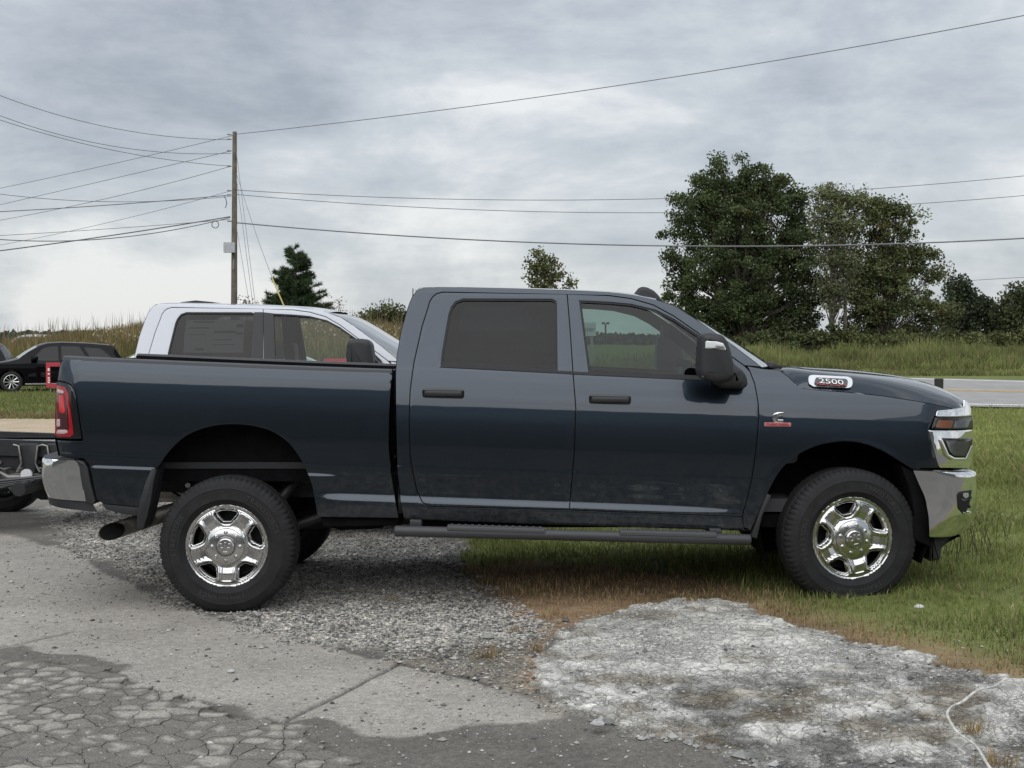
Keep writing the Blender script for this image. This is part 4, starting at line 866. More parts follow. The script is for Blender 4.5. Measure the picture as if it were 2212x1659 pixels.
        patch('lamp_glass', [(2015, 926), (2022.5, 902), (2099, 902), (2100, 925.5)], M['lens'], up, .019, k)
        patch('headlight_brow', [(2021.5, 899), (2025, 887), (2056, 884), (2082, 880), (2082.5, 863), (2090, 868), (2096, 880), (2098.5, 899)], M['chrome'], root, .006, k)
    gl = [LT(*p) for p in [(2084, 871), (2096, 885), (2100, 901), (2101, 927), (2102, 960), (2102, 990), (2095, 1010)]]
    loft('grille', [(x, z, float(hw(x, z)) - .004) for x, z in gl], M['gloss_black'], root, bx=.045, n=15)
    for j in range(4):
        x, z = gl[min(j + 1, 5)]; MB().tube([(x + .05 * (1 - t * t) + .004, t * .55, z) for t in np.linspace(-1, 1, 13)], .014, 8).build('grille_bar', M['chrome'], root)
    # --- front bumper
    def fbump(name, rows_uv, m, yb=.985, a=.34, corner=2.5, inset=.46):
        rows = []
        for (ul, vl), (ur, vr) in rows_uv:
            xl, zl = LY(ul, vl, -yb); zr = LY(ur, vr, -.75)[1]; lo, hi = 2.5, 3.4
            def path(xm):
                q = np.linspace(0, math.pi / 2, 26); return xm - a * (1 - np.sin(q) ** (2 / corner)), -(yb - inset * (1 - np.cos(q) ** (2 / corner)))
            for _ in range(40):
                mid = (lo + hi) / 2; xs, ys = path(mid); u = CU + FPX * (xs / (YC + ys)).max()
                if u < ur: lo = mid
                else: hi = mid
            xs, ys = path(mid)
            if xs[0] > xl: pts = [(x, -yb) for x in np.linspace(xl, xs[0], 8)[:-1]] + list(zip(xs, ys))
            else:
                k = xs > xl; pts = [(xl, float(np.interp(xl, xs, ys)))] + list(zip(xs[k], ys[k]))
            xe, ye = pts[-1]; pts += [(xe + .05 * (1 - (t / ye) ** 2), t) for t in np.linspace(ye, 0, 9)[1:]]
            # even resampling keeps the columns aligned between rows
            d = np.concatenate([[0], np.cumsum([math.hypot(pts[i + 1][0] - pts[i][0], pts[i + 1][1] - pts[i][1]) for i in range(len(pts) - 1)])]); t = np.linspace(0, d[-1], 80)
            X = np.interp(t, d, [p[0] for p in pts]); Y = np.interp(t, d, [p[1] for p in pts]); Z = zl + (zr - zl) * np.clip((X - xl) / (xs.max() - xl), 0, 1)
            half = list(zip(X, Y, Z)); rows.append(half + [(x, -y, z) for x, y, z in half[::-1][1:]])
        R = np.array(rows); R = np.array([catmull([tuple(R[i, j]) for i in range(R.shape[0])], 4) for j in range(R.shape[1])]).transpose(1, 0, 2); rows = [[tuple(p) for p in r] for r in R]
        return MB().grid(rows, True).build(name, m, root, 60, out=(2.4, 0, .8))
    fbump('front_bumper_pad', [((1975, 1014), (2085, 1012)), ((1973, 1016.5), (2104, 1017))], M['gloss_black'], yb=.96)
    FB = fbump('front_bumper', [((1973.5, 1016.5), (2104, 1016.5)), ((1974, 1019), (2110, 1020)), ((1977, 1026), (2113, 1027)), ((1985.5, 1046), (2114, 1046)), ((1998, 1074), (2114.3, 1073.6)), ((2003, 1098), (2112.5, 1097)), ((2006, 1115), (2109, 1115)), ((2007, 1132), (2103, 1129)), ((2007.7, 1146), (2092, 1143)), ((2008, 1157), (2080, 1151.5)), ((2010, 1160), (2070, 1155))], M['chrome'])
    gv = [v for v in FB.data.vertices if v.co.y < -.58 and v.co.x > 2.4]; gxyz = np.array([tuple(v.co) for v in gv]); gnn = np.array([tuple(v.normal) for v in gv]); gnn *= np.where(gnn[:, :1] > 0, 1, -1); guv = []
    for x, y, z in gxyz:
        Yd = YC + y; dz = z - CAM_H; dep = Yd * CP - dz * SP; guv.append((CU + FPX * x / dep, CV - FPX * (dz * CP + Yd * SP) / dep))
    guv = np.array(guv)
    def on_bumper(u, v, off):
        k = np.argsort(np.hypot(guv[:, 0] - u, guv[:, 1] - v))[:4]; w = 1 / (.3 + np.hypot(guv[k, 0] - u, guv[k, 1] - v)) ** 2; x, y, z = (gxyz[k] * w[:, None]).sum(0) / w.sum(); nx, ny, nz = (gnn[k] * w[:, None]).sum(0) / w.sum()
        return (x + off * nx, y + off * ny, z + off * nz)
    def bslab(name, pts, m, par, off, s):
        q = np.array(rnd(pts, 4, 3)); c = q.mean(0); V = []; n = len(q); F = []
        for k, (sc, of) in enumerate(((1.0, -.03), (1.0, off * .6), (.96, off), (.75, off), (.5, off), (.25, off))): V += [on_bumper(*(c + (p - c) * sc), of) for p in q]
        for k in range(5): F += [(k * n + i, k * n + (i + 1) % n, (k + 1) * n + (i + 1) % n, (k + 1) * n + i) for i in range(n)]
        V.append(on_bumper(*c, off)); F += [(5 * n + i, 5 * n + (i + 1) % n, 6 * n) for i in range(n)]
        if s > 0: V = [(x, -y, z) for x, y, z in V]
        return MB().add(V, F).build(name, m, par, 40)
    for s in (-1, 1):
        f = bslab('fog_light_recess', [(2067, 1067), (2073, 1061), (2098, 1059), (2104, 1065), (2105, 1096), (2101, 1108), (2080, 1111), (2069, 1099)], M['seal'], root, .008, s)
        bslab('fog_lamp', [(2075, 1076), (2103, 1076), (2103, 1081), (2075, 1082)], M['grey_plastic'], f, .014, s); bslab('fog_lens', [(2076, 1066), (2090, 1064), (2088, 1075), (2080, 1076)], M['silver'], f, .013, s)
        bslab('fog_light_lip', [(2077, 1106), (2096, 1103), (2104, 1099), (2104, 1107), (2090, 1112), (2082, 1111)], M['chrome'], f, .014, s)
        ch = LYs([(2007, 1156), (2076, 1151), (2064, 1164), (2042, 1176), (2033, 1185), (2031, 1209), (2007.5, 1213)], -.86)
        MB().prism(rnd(ch, .01, 2), s * .30, s * .875, .02, 3).build('air_dam', M['plastic'], root, 50)
        bl = LYs([(1968, 1014), (1976, 1019), (1990, 1046), (2003, 1078), (2009, 1118), (2009, 1180), (1985, 1172), (1960, 1155), (1975, 1110), (1962, 1050), (1945, 1005)], -.93)
        MB().prism(bl, s * .55, s * .945, .01, 2).build('wheel_liner_edge', M['dark'], root, 50)
    # --- side steps
    a = LY(856, 1147, -1.05); b = LY(1618, 1166, -1.05)
    for s in (-1, 1):
        st = MB(); y = s * 1.05; A, B = Vector((a[0], y, a[1])), Vector((b[0], y, b[1])); t = (B - A).normalized()
        st.tube([A - t * .012, A - t * .008, A, B, B + t * .008, B + t * .012], [.022, .030, .033, .033, .030, .022], 18); st.build('side_step', M['dk_grey'], root, 50)
        for u0, v0, u1, v1 in ((966, 1134.5, 1177, 1141), (1338, 1144.5, 1547, 1150)):
            p, q = LY(u0, v0, -1.05), LY(u1, v1, -1.05); tr = MB()
            pol = rnd([(p[0], p[1]), (q[0], q[1]), (q[0] + .003, q[1] - .028), (p[0], p[1] - .028)], .008, 2)
            tr.prism(pol, s * 1.0, s * 1.086, .006, 2); pad = tr.build('step_tread', M['grey_plastic'], root, 40)
            for i in range(14):
                w = (i + .7) / 14.4; x = p[0] + (q[0] - p[0]) * w; z = p[1] + (q[1] - p[1]) * w
                MB().box(x - .008, x + .008, min(s * 1.01, s * 1.07), max(s * 1.01, s * 1.07), z - .004, z + .005).build('tread_rib', M['grey_plastic'], pad, 0)
        for u0, u1, v0, v1 in ((886, 911, 1122, 1137), (1532, 1557, 1141, 1157)):
            br = LYs([(u0, v0), (u1, v0 + 1), (u1, v1), (u0, v1)], -1.0); MB().prism(rnd(br, .006, 2), s * .80, s * 1.03, .006, 2).build('step_bracket', M['dk_grey'], root, 40)
    # --- mirrors
    hd = [(1517.4, 721.5), (1529, 719), (1552.6, 722), (1561, 726.5), (1568.6, 736), (1577, 760), (1582.5, 786), (1583, 812), (1574, 822), (1546, 826), (1523.8, 821), (1512, 814), (1508, 802), (1509.5, 754), (1512, 727)]
    arm = [(1550, 785), (1582, 787), (1597.5, 798), (1600, 824), (1594, 836), (1556, 835), (1546, 826)]
    base = [(1590, 792), (1600, 797), (1608, 806), (1613.4, 818), (1614.5, 832), (1606, 839.5), (1560, 838.5), (1554, 836)]
    for s in (-1, 1):
        h = MB().prism(rnd(LYs(hd, -1.22), .012, 3), s * 1.10, s * 1.30, .045, 6).build('side_mirror', M['plastic'], root, 60)
        MB().prism(rnd(LYs(arm, -1.12), .014, 3), s * .92, s * 1.245, .045, 5).build('mirror_arm', M['plastic'], h, 60)
        MB().prism(rnd(LYs(base, -1.0), .014, 3), s * .86, s * 1.03, .02, 4).build('mirror_base', M['plastic'], h, 60)
        rp = LYs([(1523.5, 738), (1527, 736.2), (1548, 737.5), (1562, 741.5), (1568.5, 755), (1566, 756.5), (1545, 753.5), (1523, 753)], -1.29); MB().prism(rnd(rp, .006, 3), s * 1.28, s * 1.305, .006, 3).build('mirror_signal', M['lens_w'] if 'lens_w' in M else M['silver'], h, 60)
        rp = LYs([(1544, 746.5), (1548, 744.5), (1563, 746.5), (1566, 753), (1546, 750.5)], -1.30); MB().prism(rnd(rp, .004, 2), s * 1.29, s * 1.308, .003, 2).build('signal_inset', M['steel'], h, 60)
        gm = MB(); g1 = LY(1518, 760, -1.22); gm.box(g1[0] - .012, g1[0], min(s * 1.12, s * 1.28), max(s * 1.12, s * 1.28), g1[1] - .15, g1[1] + .08); gm.build('mirror_glass', M['chrome'], h, 0)
    # --- badges (near side and mirrored place on the far side)
    def decal(name, txt, u, v, size, m, par, off, slope=0.0, stretch=1.0, s=-1, ctr=None):
        V, F = text_mesh(txt, size, .0015); c = ctr or LT(u, v); mb = MB(); pts = []
        for x, y, z in V:
            X = c[0] + x * stretch * (1 if s < 0 else -1); Z = c[1] + y + slope * (x * stretch); pts.append((X, s * (badge_y(X, Z) + off + z), Z))
        mb.add(pts, F); return mb.build(name, m, par, 30)
    hq = [LT(*p) for p in HSEAM]; ht = [LY(u, v, -.38) for u, v in HTOP]
    # hood-side badge: lies on the sloping hood side
    def hood_y(x, z):
        zs = float(np.interp(x, [p[0] for p in hq], [p[1] for p in hq])); zc = float(np.interp(x, [p[0] for p in ht], [p[1] for p in ht])); ys = float(hw(x, zs)) - .004
        tt = np.linspace(1, .82, 41); return ys * float(np.interp((z - zs) / (zc - zs), HOOD_G(tt), tt))
    for s in (-1, 1):
        badge_y = hood_y; sl = -.075
        bo = [(1745.5, 818), (1747, 812), (1754, 809.5), (1832, 813.5), (1840, 818), (1841, 829), (1838, 836), (1830, 838), (1757, 835), (1747, 829)]
        def flat(pts, y): 
            o = []
            for u, v in pts:
                yy = -.9
                for _ in range(12): x, z = LY(u, v, yy); yy = -hood_y(x, z)
                o.append((x, z))
            return o
        def slab(name, pts, m, par, off, th=.006, r=.006):
            p2 = ccw(rnd(flat(pts, 0), r, 3)); n = len(p2); mb = MB(); top = [(x, s * (hood_y(x, z) + off), z) for x, z in p2]; bot = [(x, s * (hood_y(x, z) + off - th), z) for x, z in p2]
            f = [tuple(range(n))] + [(i, n + i, n + (i + 1) % n, (i + 1) % n) for i in range(n)]
            mb.add(top + bot, f if s < 0 else [q[::-1] for q in f]); return mb.build(name, m, par, 40)
        b = slab('hood_badge', bo, M['silver'], root, .010, .02, .01); slab('badge_field', [(1759, 821), (1762, 815), (1826, 818), (1830, 822), (1829, 832), (1824, 834.5), (1765, 831.5), (1758, 827)], M['gloss_black'], b, .019)
        decal('badge_numerals', '2500', 1793.5, 824.0, .040, M['white_letter'], b, .024, sl, 1.95, s, flat([(1793.5, 824.2)], 0)[0]); decal('badge_caption', 'HEAVY DUTY', 1794, 829.6, .020, M['badge_red'], b, .024, sl, 1.55, s, flat([(1794, 830.8)], 0)[0])
        badge_y = lambda x, z: float(hw(x, z))
        R = LY(1681, 901, -.98)
        # C-shaped engine emblem with the wedge slot open to the right
        oc = [(1692, 890), (1679, 890), (1672, 892.5), (1668, 898), (1668, 905), (1671, 911), (1677, 914.5), (1692, 914.5), (1692, 906.5), (1682, 906), (1679, 903.5), (1680, 901), (1684, 899), (1692, 899)]
        pc = LTs(oc); yb = float(hw(*LT(1680, 902)))
        e = MB().prism(pc, s * (yb - .004), s * (yb + .010), .0035, 2).build('engine_emblem', M['chrome'], root, 30)
        bar = rnd(LTs([(1650.5, 912.5), (1708.5, 913), (1708.5, 921.5), (1650.5, 921)]), .004, 2); yb2 = float(hw(*LT(1680, 917)))
        MB().prism(bar, s * (yb2 - .006), s * (yb2 + .008), .002, 2).build('emblem_bar', M['badge_pink'], e, 30)
        decal('emblem_caption', 'TURBO DIESEL', 1679.5, 916.8, .0205, M['badge_red'], e, .010, -.008, 1.02, s)
    wheel_meshes()
    add_wheel(root, WR[0], -.862, WR[1], 0, 0.0); add_wheel(root, WF[0], -.860, WF[1], math.radians(7), math.radians(-12))
    add_wheel(root, WR[0], .862, WR[1], math.pi, .7); add_wheel(root, WF[0], .860, WF[1] , math.pi + math.radians(7), .3)
    # antenna mast tip behind the cab corner
    p = LY(891, 632, .55); MB().tube([(p[0], .55, p[1] - .1), (p[0] + .004, .55, p[1] + .03)], .004, 6).build('bed_antenna', M['plastic'], root)
    return root
M['lens_w'] = mat('white_lens', (0.75, 0.76, 0.77), 0.12, coat=0.8)
DARK = dark_truck()
# ================================================================ vegetation helpers
def leafmat(name, attr='col', trans=.35, rough=.55, var=.25, vscale=3):
    m = bpy.data.materials.new(name); m.use_nodes = True; nt = m.node_tree; nt.nodes.clear(); N = nt.nodes.new; L = nt.links.new
    o = N('ShaderNodeOutputMaterial'); a = N('ShaderNodeAttribute'); a.attribute_name = attr; tc = N('ShaderNodeTexCoord'); n = N('ShaderNodeTexNoise'); n.inputs['Scale'].default_value = vscale; L(tc.outputs['Object'], n.inputs['Vector'])
    r = N('ShaderNodeMapRange'); L(n.outputs['Fac'], r.inputs[0]); r.inputs[1].default_value = .3; r.inputs[2].default_value = .7; r.inputs[3].default_value = 1 - var; r.inputs[4].default_value = 1 + var
    s = N('ShaderNodeVectorMath'); s.operation = 'SCALE'; L(a.outputs['Color'], s.inputs[0]); L(r.outputs[0], s.inputs['Scale'])
    p = N('ShaderNodeBsdfPrincipled'); p.inputs['Roughness'].default_value = rough; p.inputs['Specular IOR Level'].default_value = .25; L(s.outputs[0], p.inputs['Base Color']); t = N('ShaderNodeBsdfTranslucent'); L(s.outputs[0], t.inputs[0])
    mx = N('ShaderNodeMixShader'); mx.inputs[0].default_value = trans; L(p.outputs[0], mx.inputs[1]); L(t.outputs[0], mx.inputs[2]); L(mx.outputs[0], o.inputs[0]); return m
M['grass'] = leafmat('grass_blades', trans=.3, rough=.6, var=.2, vscale=1.2); M['leaf'] = leafmat('leaves', trans=.30, var=.3, vscale=.8)
M['bark'] = mat('bark', (.10, .085, .07), .9, bump=.6, bscale=25, var=.35, vscale=9); M['needle'] = leafmat('needles', trans=.15, var=.3, vscale=1.0)
def blades(name, x, y, h, w, col, lean=.35, z=None, flat=False):
    n = len(x); r = RNG; z = terrain(x, y) - .004 if z is None else z; a = r.uniform(0, 2 * np.pi, n); dx, dy = np.cos(a) * w * .5, np.sin(a) * w * .5; b = r.uniform(0, 2 * np.pi, n); le = np.abs(r.normal(0, lean, n)) * h; lx, ly = np.cos(b) * le, np.sin(b) * le
    zt_ = h * np.sqrt(np.clip(1 - (le / h) ** 2 * .6, .08, 1))
    V = np.empty((n, 5, 3)); V[:, 0] = np.stack([x - dx, y - dy, z], 1); V[:, 1] = np.stack([x + dx, y + dy, z], 1); V[:, 2] = np.stack([x - dx * .75 + lx * .32, y - dy * .75 + ly * .32, z + zt_ * .6], 1); V[:, 3] = np.stack([x + dx * .75 + lx * .32, y + dy * .75 + ly * .32, z + zt_ * .6], 1); V[:, 4] = np.stack([x + lx, y + ly, z + zt_], 1)
    F = (np.array([(0, 1, 3), (0, 3, 2), (2, 3, 4)])[None] + 5 * np.arange(n)[:, None, None]).reshape(-1, 3); me = mesh_np(name, V.reshape(-1, 3), F, True)
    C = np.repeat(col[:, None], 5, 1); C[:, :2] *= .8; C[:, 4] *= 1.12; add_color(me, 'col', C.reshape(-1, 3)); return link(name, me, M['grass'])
def pick(n, c0, c1, dry=None, pd=0.0):
    t = RNG.random((n, 1)); c = np.array(c0)[None] * (1 - t) + np.array(c1)[None] * t
    if dry is not None:
        k = RNG.random(n) < pd; c[k] = np.array(dry)[None] * RNG.uniform(.7, 1.3, (k.sum(), 1))
    return c
def lawns():
    r = RNG; n = 215000; q = np.stack([r.uniform(-1.4, 8.2, n), 5.3 + 9.5 * r.random(n) ** .9], 1); q = q[(np.abs(q[:, 0]) < q[:, 1] * .46 + 1.0)]; lot, dl, slab, grav, dirt, patch, dp, brown, n1, n2, n3 = zones(q[:, 0], q[:, 1])
    k = (lot < .35) & (patch < .3); q = q[k]; d = -dl[k]; bz = brown[k]; nn = n2[k]; nf = n1[k]
    br = np.clip(np.maximum(np.exp(-(d / .36) ** 2) * (q[:, 1] < 9.5), bz), 0, 1); isb = r.random(len(q)) < br * .92
    thin = r.random(len(q)) < (1 - .15 * br); q, br, isb, nn, d = q[thin], br[thin], isb[thin], nn[thin], d[thin]
    cl = fbm(q[:, 0] * 3.3, q[:, 1] * 3.3, 4); bare = r.random(len(q)) < sstep(.40, .30, cl) * .4; q, br, isb, nn, d, cl = [v[~bare] for v in (q, br, isb, nn, d, cl)]; h = r.uniform(.022, .062, len(q)) * (.35 + 1.35 * cl) * (1 - .25 * br) * np.where(r.random(len(q)) < .03, 1.9, 1); C = pick(len(q), (.14, .185, .05), (.285, .315, .10), (.40, .33, .18), .12); C *= (.62 + .76 * fbm(q[:, 0] * 1.4 + 3, q[:, 1] * 1.4, 4))[:, None]; C[isb] = np.array([.40, .285, .16])[None] * r.uniform(.5, 1.35, (isb.sum(), 1))
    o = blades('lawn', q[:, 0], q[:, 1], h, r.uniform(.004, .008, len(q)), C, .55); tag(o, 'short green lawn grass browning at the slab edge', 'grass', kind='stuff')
    n = 105000; Y = 14 + 22 * r.random(n) ** 1.1; X = r.uniform(-.08, .60, n) * Y; C = pick(n, (.18, .215, .06), (.31, .335, .115), (.30, .25, .13), .08); tint = fbm(X * .25, Y * .12, 4)[:, None]; C *= .65 + .7 * tint
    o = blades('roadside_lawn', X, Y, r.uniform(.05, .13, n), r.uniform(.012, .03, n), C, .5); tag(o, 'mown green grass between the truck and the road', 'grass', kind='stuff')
    n = 60000; Y = 30.5 + 27 * r.random(n); X = -r.uniform(.0, .46, n) * Y; C = pick(n, (.125, .165, .048), (.235, .255, .088), (.27, .21, .11), .12); C *= .7 + .6 * fbm(X * .3, Y * .15, 4)[:, None]
    e = Y < 33; C[e & (r.random(n) < .6)] = (.24, .175, .095)
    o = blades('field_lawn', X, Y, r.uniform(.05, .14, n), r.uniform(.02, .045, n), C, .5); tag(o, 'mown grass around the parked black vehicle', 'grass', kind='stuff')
    # seed-head stalks of taller grass beside the bumper
    st = MB(); 
    for u, v in ((2085, 1185), (2100, 1160), (2112, 1196), (2128, 1170), (2140, 1190), (2078, 1205), (2150, 1150), (2020, 1215), (2068, 1190)):
        x, y = G(u, v + 25, .08); z = zt(x, y)
        for k in range(5):
            a = r.uniform(0, 6.28); hh = r.uniform(.14, .30); t = (x + r.normal(0, .05), y + r.normal(0, .08)); e = (t[0] + .07 * math.cos(a), t[1] + .07 * math.sin(a), z + hh); st.tube([(t[0], t[1], z), ((t[0] + e[0]) / 2 - .01, (t[1] + e[1]) / 2, z + hh * .6), e], [.0025, .002, .0012], 4)
            for j in range(3): st.tube([e, (e[0] + .035 * math.cos(a + j * 1.1 - 1.1), e[1] + .035 * math.sin(a + j * 1.1 - 1.1), e[2] + .03)], [.002, .001], 4)
    o = st.build('grass_stalks', mat('stalk', (.09, .085, .04), .8), None, 0); tag(o, 'tall seed-head grass stalks beside the front bumper', 'grass', kind='stuff')
def tuft(u, v, zz, n, hgt, label, name='grass_tuft', lean=.9, spread=.028):
    x, y = G(u, v, zz); X = x + RNG.normal(0, spread, n); Y = y + RNG.normal(0, spread * .6, n); C = np.array([.46, .33, .16])[None] * RNG.uniform(.5, 1.25, (n, 1))
    o = blades(name, X, Y, RNG.uniform(.5, 1, n) * hgt, RNG.uniform(.003, .006, n), C, lean, z=np.full(n, zt(x, y) + zz * .5)); tag(o, label, 'grass', 'dry grass tufts on the lot'); return o
lawns()
tuft(1050, 1432, 0, 70, .10, 'straw coloured dry grass tuft on dark dirt left of the pale slab', lean=1.1, spread=.045); tuft(1155, 1415, .02, 50, .07, 'small dry grass tuft at the left tip of the pale slab'); tuft(2105, 1592, .05, 60, .07, 'dry brown grass tuft beside the white cord', spread=.028)
tuft(2160, 1655, .05, 60, .09, 'dry grass tuft at the bottom right corner', spread=.03); tuft(840, 1300, 0, 24, .05, 'tiny straw tuft on gravel ahead of the rear wheel'); tuft(1490, 1312, .05, 30, .07, 'dry tuft at the top edge of the pale slab'); tuft(1110, 1378, 0, 30, .05, 'thin straw wisp on gravel near the brown grass')
def cord():
    pts = [(2172, 1499), (2140, 1512), (2100, 1527), (2062, 1546), (2048, 1560), (2047, 1572), (2062, 1592), (2085, 1608), (2110, 1632), (2140, 1668), (2200, 1720)]; P3 = []
    for u, v in catmull(pts, 6): x, y = G(u, v, .055); P3.append((x, y, zt(x, y) + .052 + .008 * math.sin(u * .09)))
    rows = []
    for i, p in enumerate(P3):
        a = Vector(P3[max(i - 1, 0)]); b = Vector(P3[min(i + 1, len(P3) - 1)]); t = (b - a).normalized(); s = t.cross(Vector((0, math.sin(i * .35) * .6, 1))).normalized() * .0055; rows.append([tuple(Vector(p) - s), (p[0], p[1], p[2] + .003), tuple(Vector(p) + s)])
    o = MB().grid(rows).grid([[(x, y, z - .003) for x, y, z in r] for r in rows], True).build('cord', mat('white_strap', (.56, .54, .49), .75, var=.3, vscale=22), None, 60); tag(o, 'thin white plastic strap lying on the pale broken slab', 'strap')
cord()
def big_stones():
    for k, (u, v, s, c, lab) in enumerate(((1985, 1352, .028, .55, 'white stone lying in the green grass'), (1055, 1380, .035, .3, 'flat grey asphalt chunk on the gravel'), (888, 1490, .0, 0, ''), (500, 1600 - 160, .02, .5, 'white pebble on the grey asphalt left of centre'), (150, 1520, .022, .5, ''), (1155, 1605 - 40, .0, 0, ''), (1290, 1640 - 60, .03, .42, 'grey rubble lump at the slab lower edge'))):
        if not lab: continue
        x, y = G(u, v, .03); r = np.random.default_rng(k); V = []; F = []
        mb = MB().lathe([(0, -.6), (.6, -.5), (.95, -.1), (.85, .35), (.45, .7), (0, .75)], 9, 'z'); z = zt(x, y)
        mb.v = [(x + a * s * r.uniform(.8, 1.2), y + b * s * 1.1, z + .03 * (u > 1160) + s * .4 + cc * s * .6 * r.uniform(.85, 1.15)) for a, b, cc in mb.v]
        o = mb.build('stone', mat('loose_stone', (c, c, c * .95), .9, var=.2, vscale=40), None, 0); tag(o, lab, 'stone', 'single loose stones')
big_stones()
# ---------------------------------------------------------------- road
def road():
    A, B = np.array(P(1900, 872.5, 36)), np.array(P(2500, 884, 36)); C, D = np.array(P(1900, 818, 44)), np.array(P(2500, 833, 44))
    def at(t, s): return tuple((A + (B - A) * t) * (1 - s) + (C + (D - C) * t) * s)
    T = np.linspace(-2.7, 9, 45); mb = MB(); S = np.linspace(-.06, 1.05, 8); mb.grid([[tuple(np.array(at(t, s)) + [0, 0, .03 + .015 * math.sin(math.pi * min(max(s, 0), 1))]) for t in T] for s in S]); o = mb.build('road', mat('road_asphalt', (.305, .298, .285), .9, var=.12, vscale=1.5, bump=.2, bscale=60), None, 60); tag(o, kind='structure')
    for nm, s0, s1, m in (('edge_line', .0, .022, 'w'), ('edge_line', .975, 1.0, 'w'), ('centre_line', .478, .496, 'y'), ('centre_line', .508, .526, 'y')):
        mb = MB(); mb.grid([[tuple(np.array(at(t, s)) + [0, 0, .036 + .015 * math.sin(math.pi * min(max(s, 0), 1))]) for t in T] for s in (s0, s1)]); mb.build(nm, mat('line_paint', (.75, .75, .73) if m == 'w' else (.62, .42, .16), .8, var=.15, vscale=4), o, 60)
    p = P(2028, 838, 33); mb = MB().lathe([(0, 0), (.10, 0), (.105, .45), (.11, .72), (.095, .73), (0, .73)], 12, 'z', (p[0], p[1], zt(p[0], p[1]))); z0 = zt(p[0], p[1]); top = P(2028, 817.5, 33)[2]
    mb.v = [(x, y, z0 + (z - z0) / .73 * (top - z0)) for x, y, z in mb.v]; o = mb.build('bollard', mat('dark_post', (.03, .03, .028), .8), None); tag(o, 'short dark post standing before the road beyond the hood', 'post')
road()
# ---------------------------------------------------------------- tall weeds
def weeds():
    r = RNG
    n = 60000; U = r.uniform(-260, 960, n); Y = 58 + 22 * r.random(n) ** .8; X = (U - CU) / FPX * Y; h = r.uniform(.5, 1.25, n) * (.75 + .5 * fbm(X * .5, Y * .3, 3)) * (.35 + .65 * sstep(58, 62, Y)); C = pick(n, (.10, .105, .034), (.22, .185, .075), (.30, .215, .11), .40); C *= (.6 + .75 * fbm(X * .6, Y * .6, 4))[:, None]; g = Y < 62.5; C[g] = C[g] * .5 + np.array([.09, .12, .03]) * .5
    o = blades('tall_weeds', X, Y, h, r.uniform(.025, .06, n), C, .22); tag(o, 'tall tan and green weeds covering the bank at left', 'weeds', kind='stuff')
    n = 900; U = r.uniform(-100, 900, n); Y = r.uniform(66, 80, n); X = (U - CU) / FPX * Y; C = pick(n, (.16, .12, .07), (.24, .19, .11)); o = blades('weed_stalks', X, Y, r.uniform(1.1, 2.1, n), r.uniform(.03, .055, n), C, .15); tag(o, 'thin bare weed stalks rising above the bank', 'weeds', kind='stuff')
    n = 600; U = r.uniform(200, 900, n); Y = r.uniform(64, 72, n); X = (U - CU) / FPX * Y; V = terrain(X, Y) + r.uniform(.6, 1.2, n); mb = []; C = pick(n, (.55, .5, .38), (.42, .36, .22)); o = blades('weed_flowers', X, Y, np.full(n, .12), np.full(n, .10), C, .5, z=V); tag(o, 'pale weed flower heads on the grassy bank', 'weeds', kind='stuff')
    n = 74000; U = r.uniform(1150, 2700, n); Y = 46.5 + 15 * r.random(n); X = (U - CU) / FPX * Y; h = np.where(Y < 49, r.uniform(.06, .2, n), r.uniform(.3, 1.0, n) * (.25 + 1.3 * fbm(X * .55, Y * .4, 4) ** 1.2) * sstep(48, 54, Y + 3 * fbm(X * .3, Y * 0 + 1, 3)) + .08); C = pick(n, (.145, .175, .055), (.255, .275, .095), (.27, .225, .12), .16); C *= (.45 + 1.05 * fbm(X * .5, Y * .5, 4))[:, None]
    o = blades('roadside_weeds', X, Y, h, r.uniform(.025, .055, n), C, .38); tag(o, 'tall yellow green grass along the far side of the road', 'weeds', kind='stuff')
weeds()
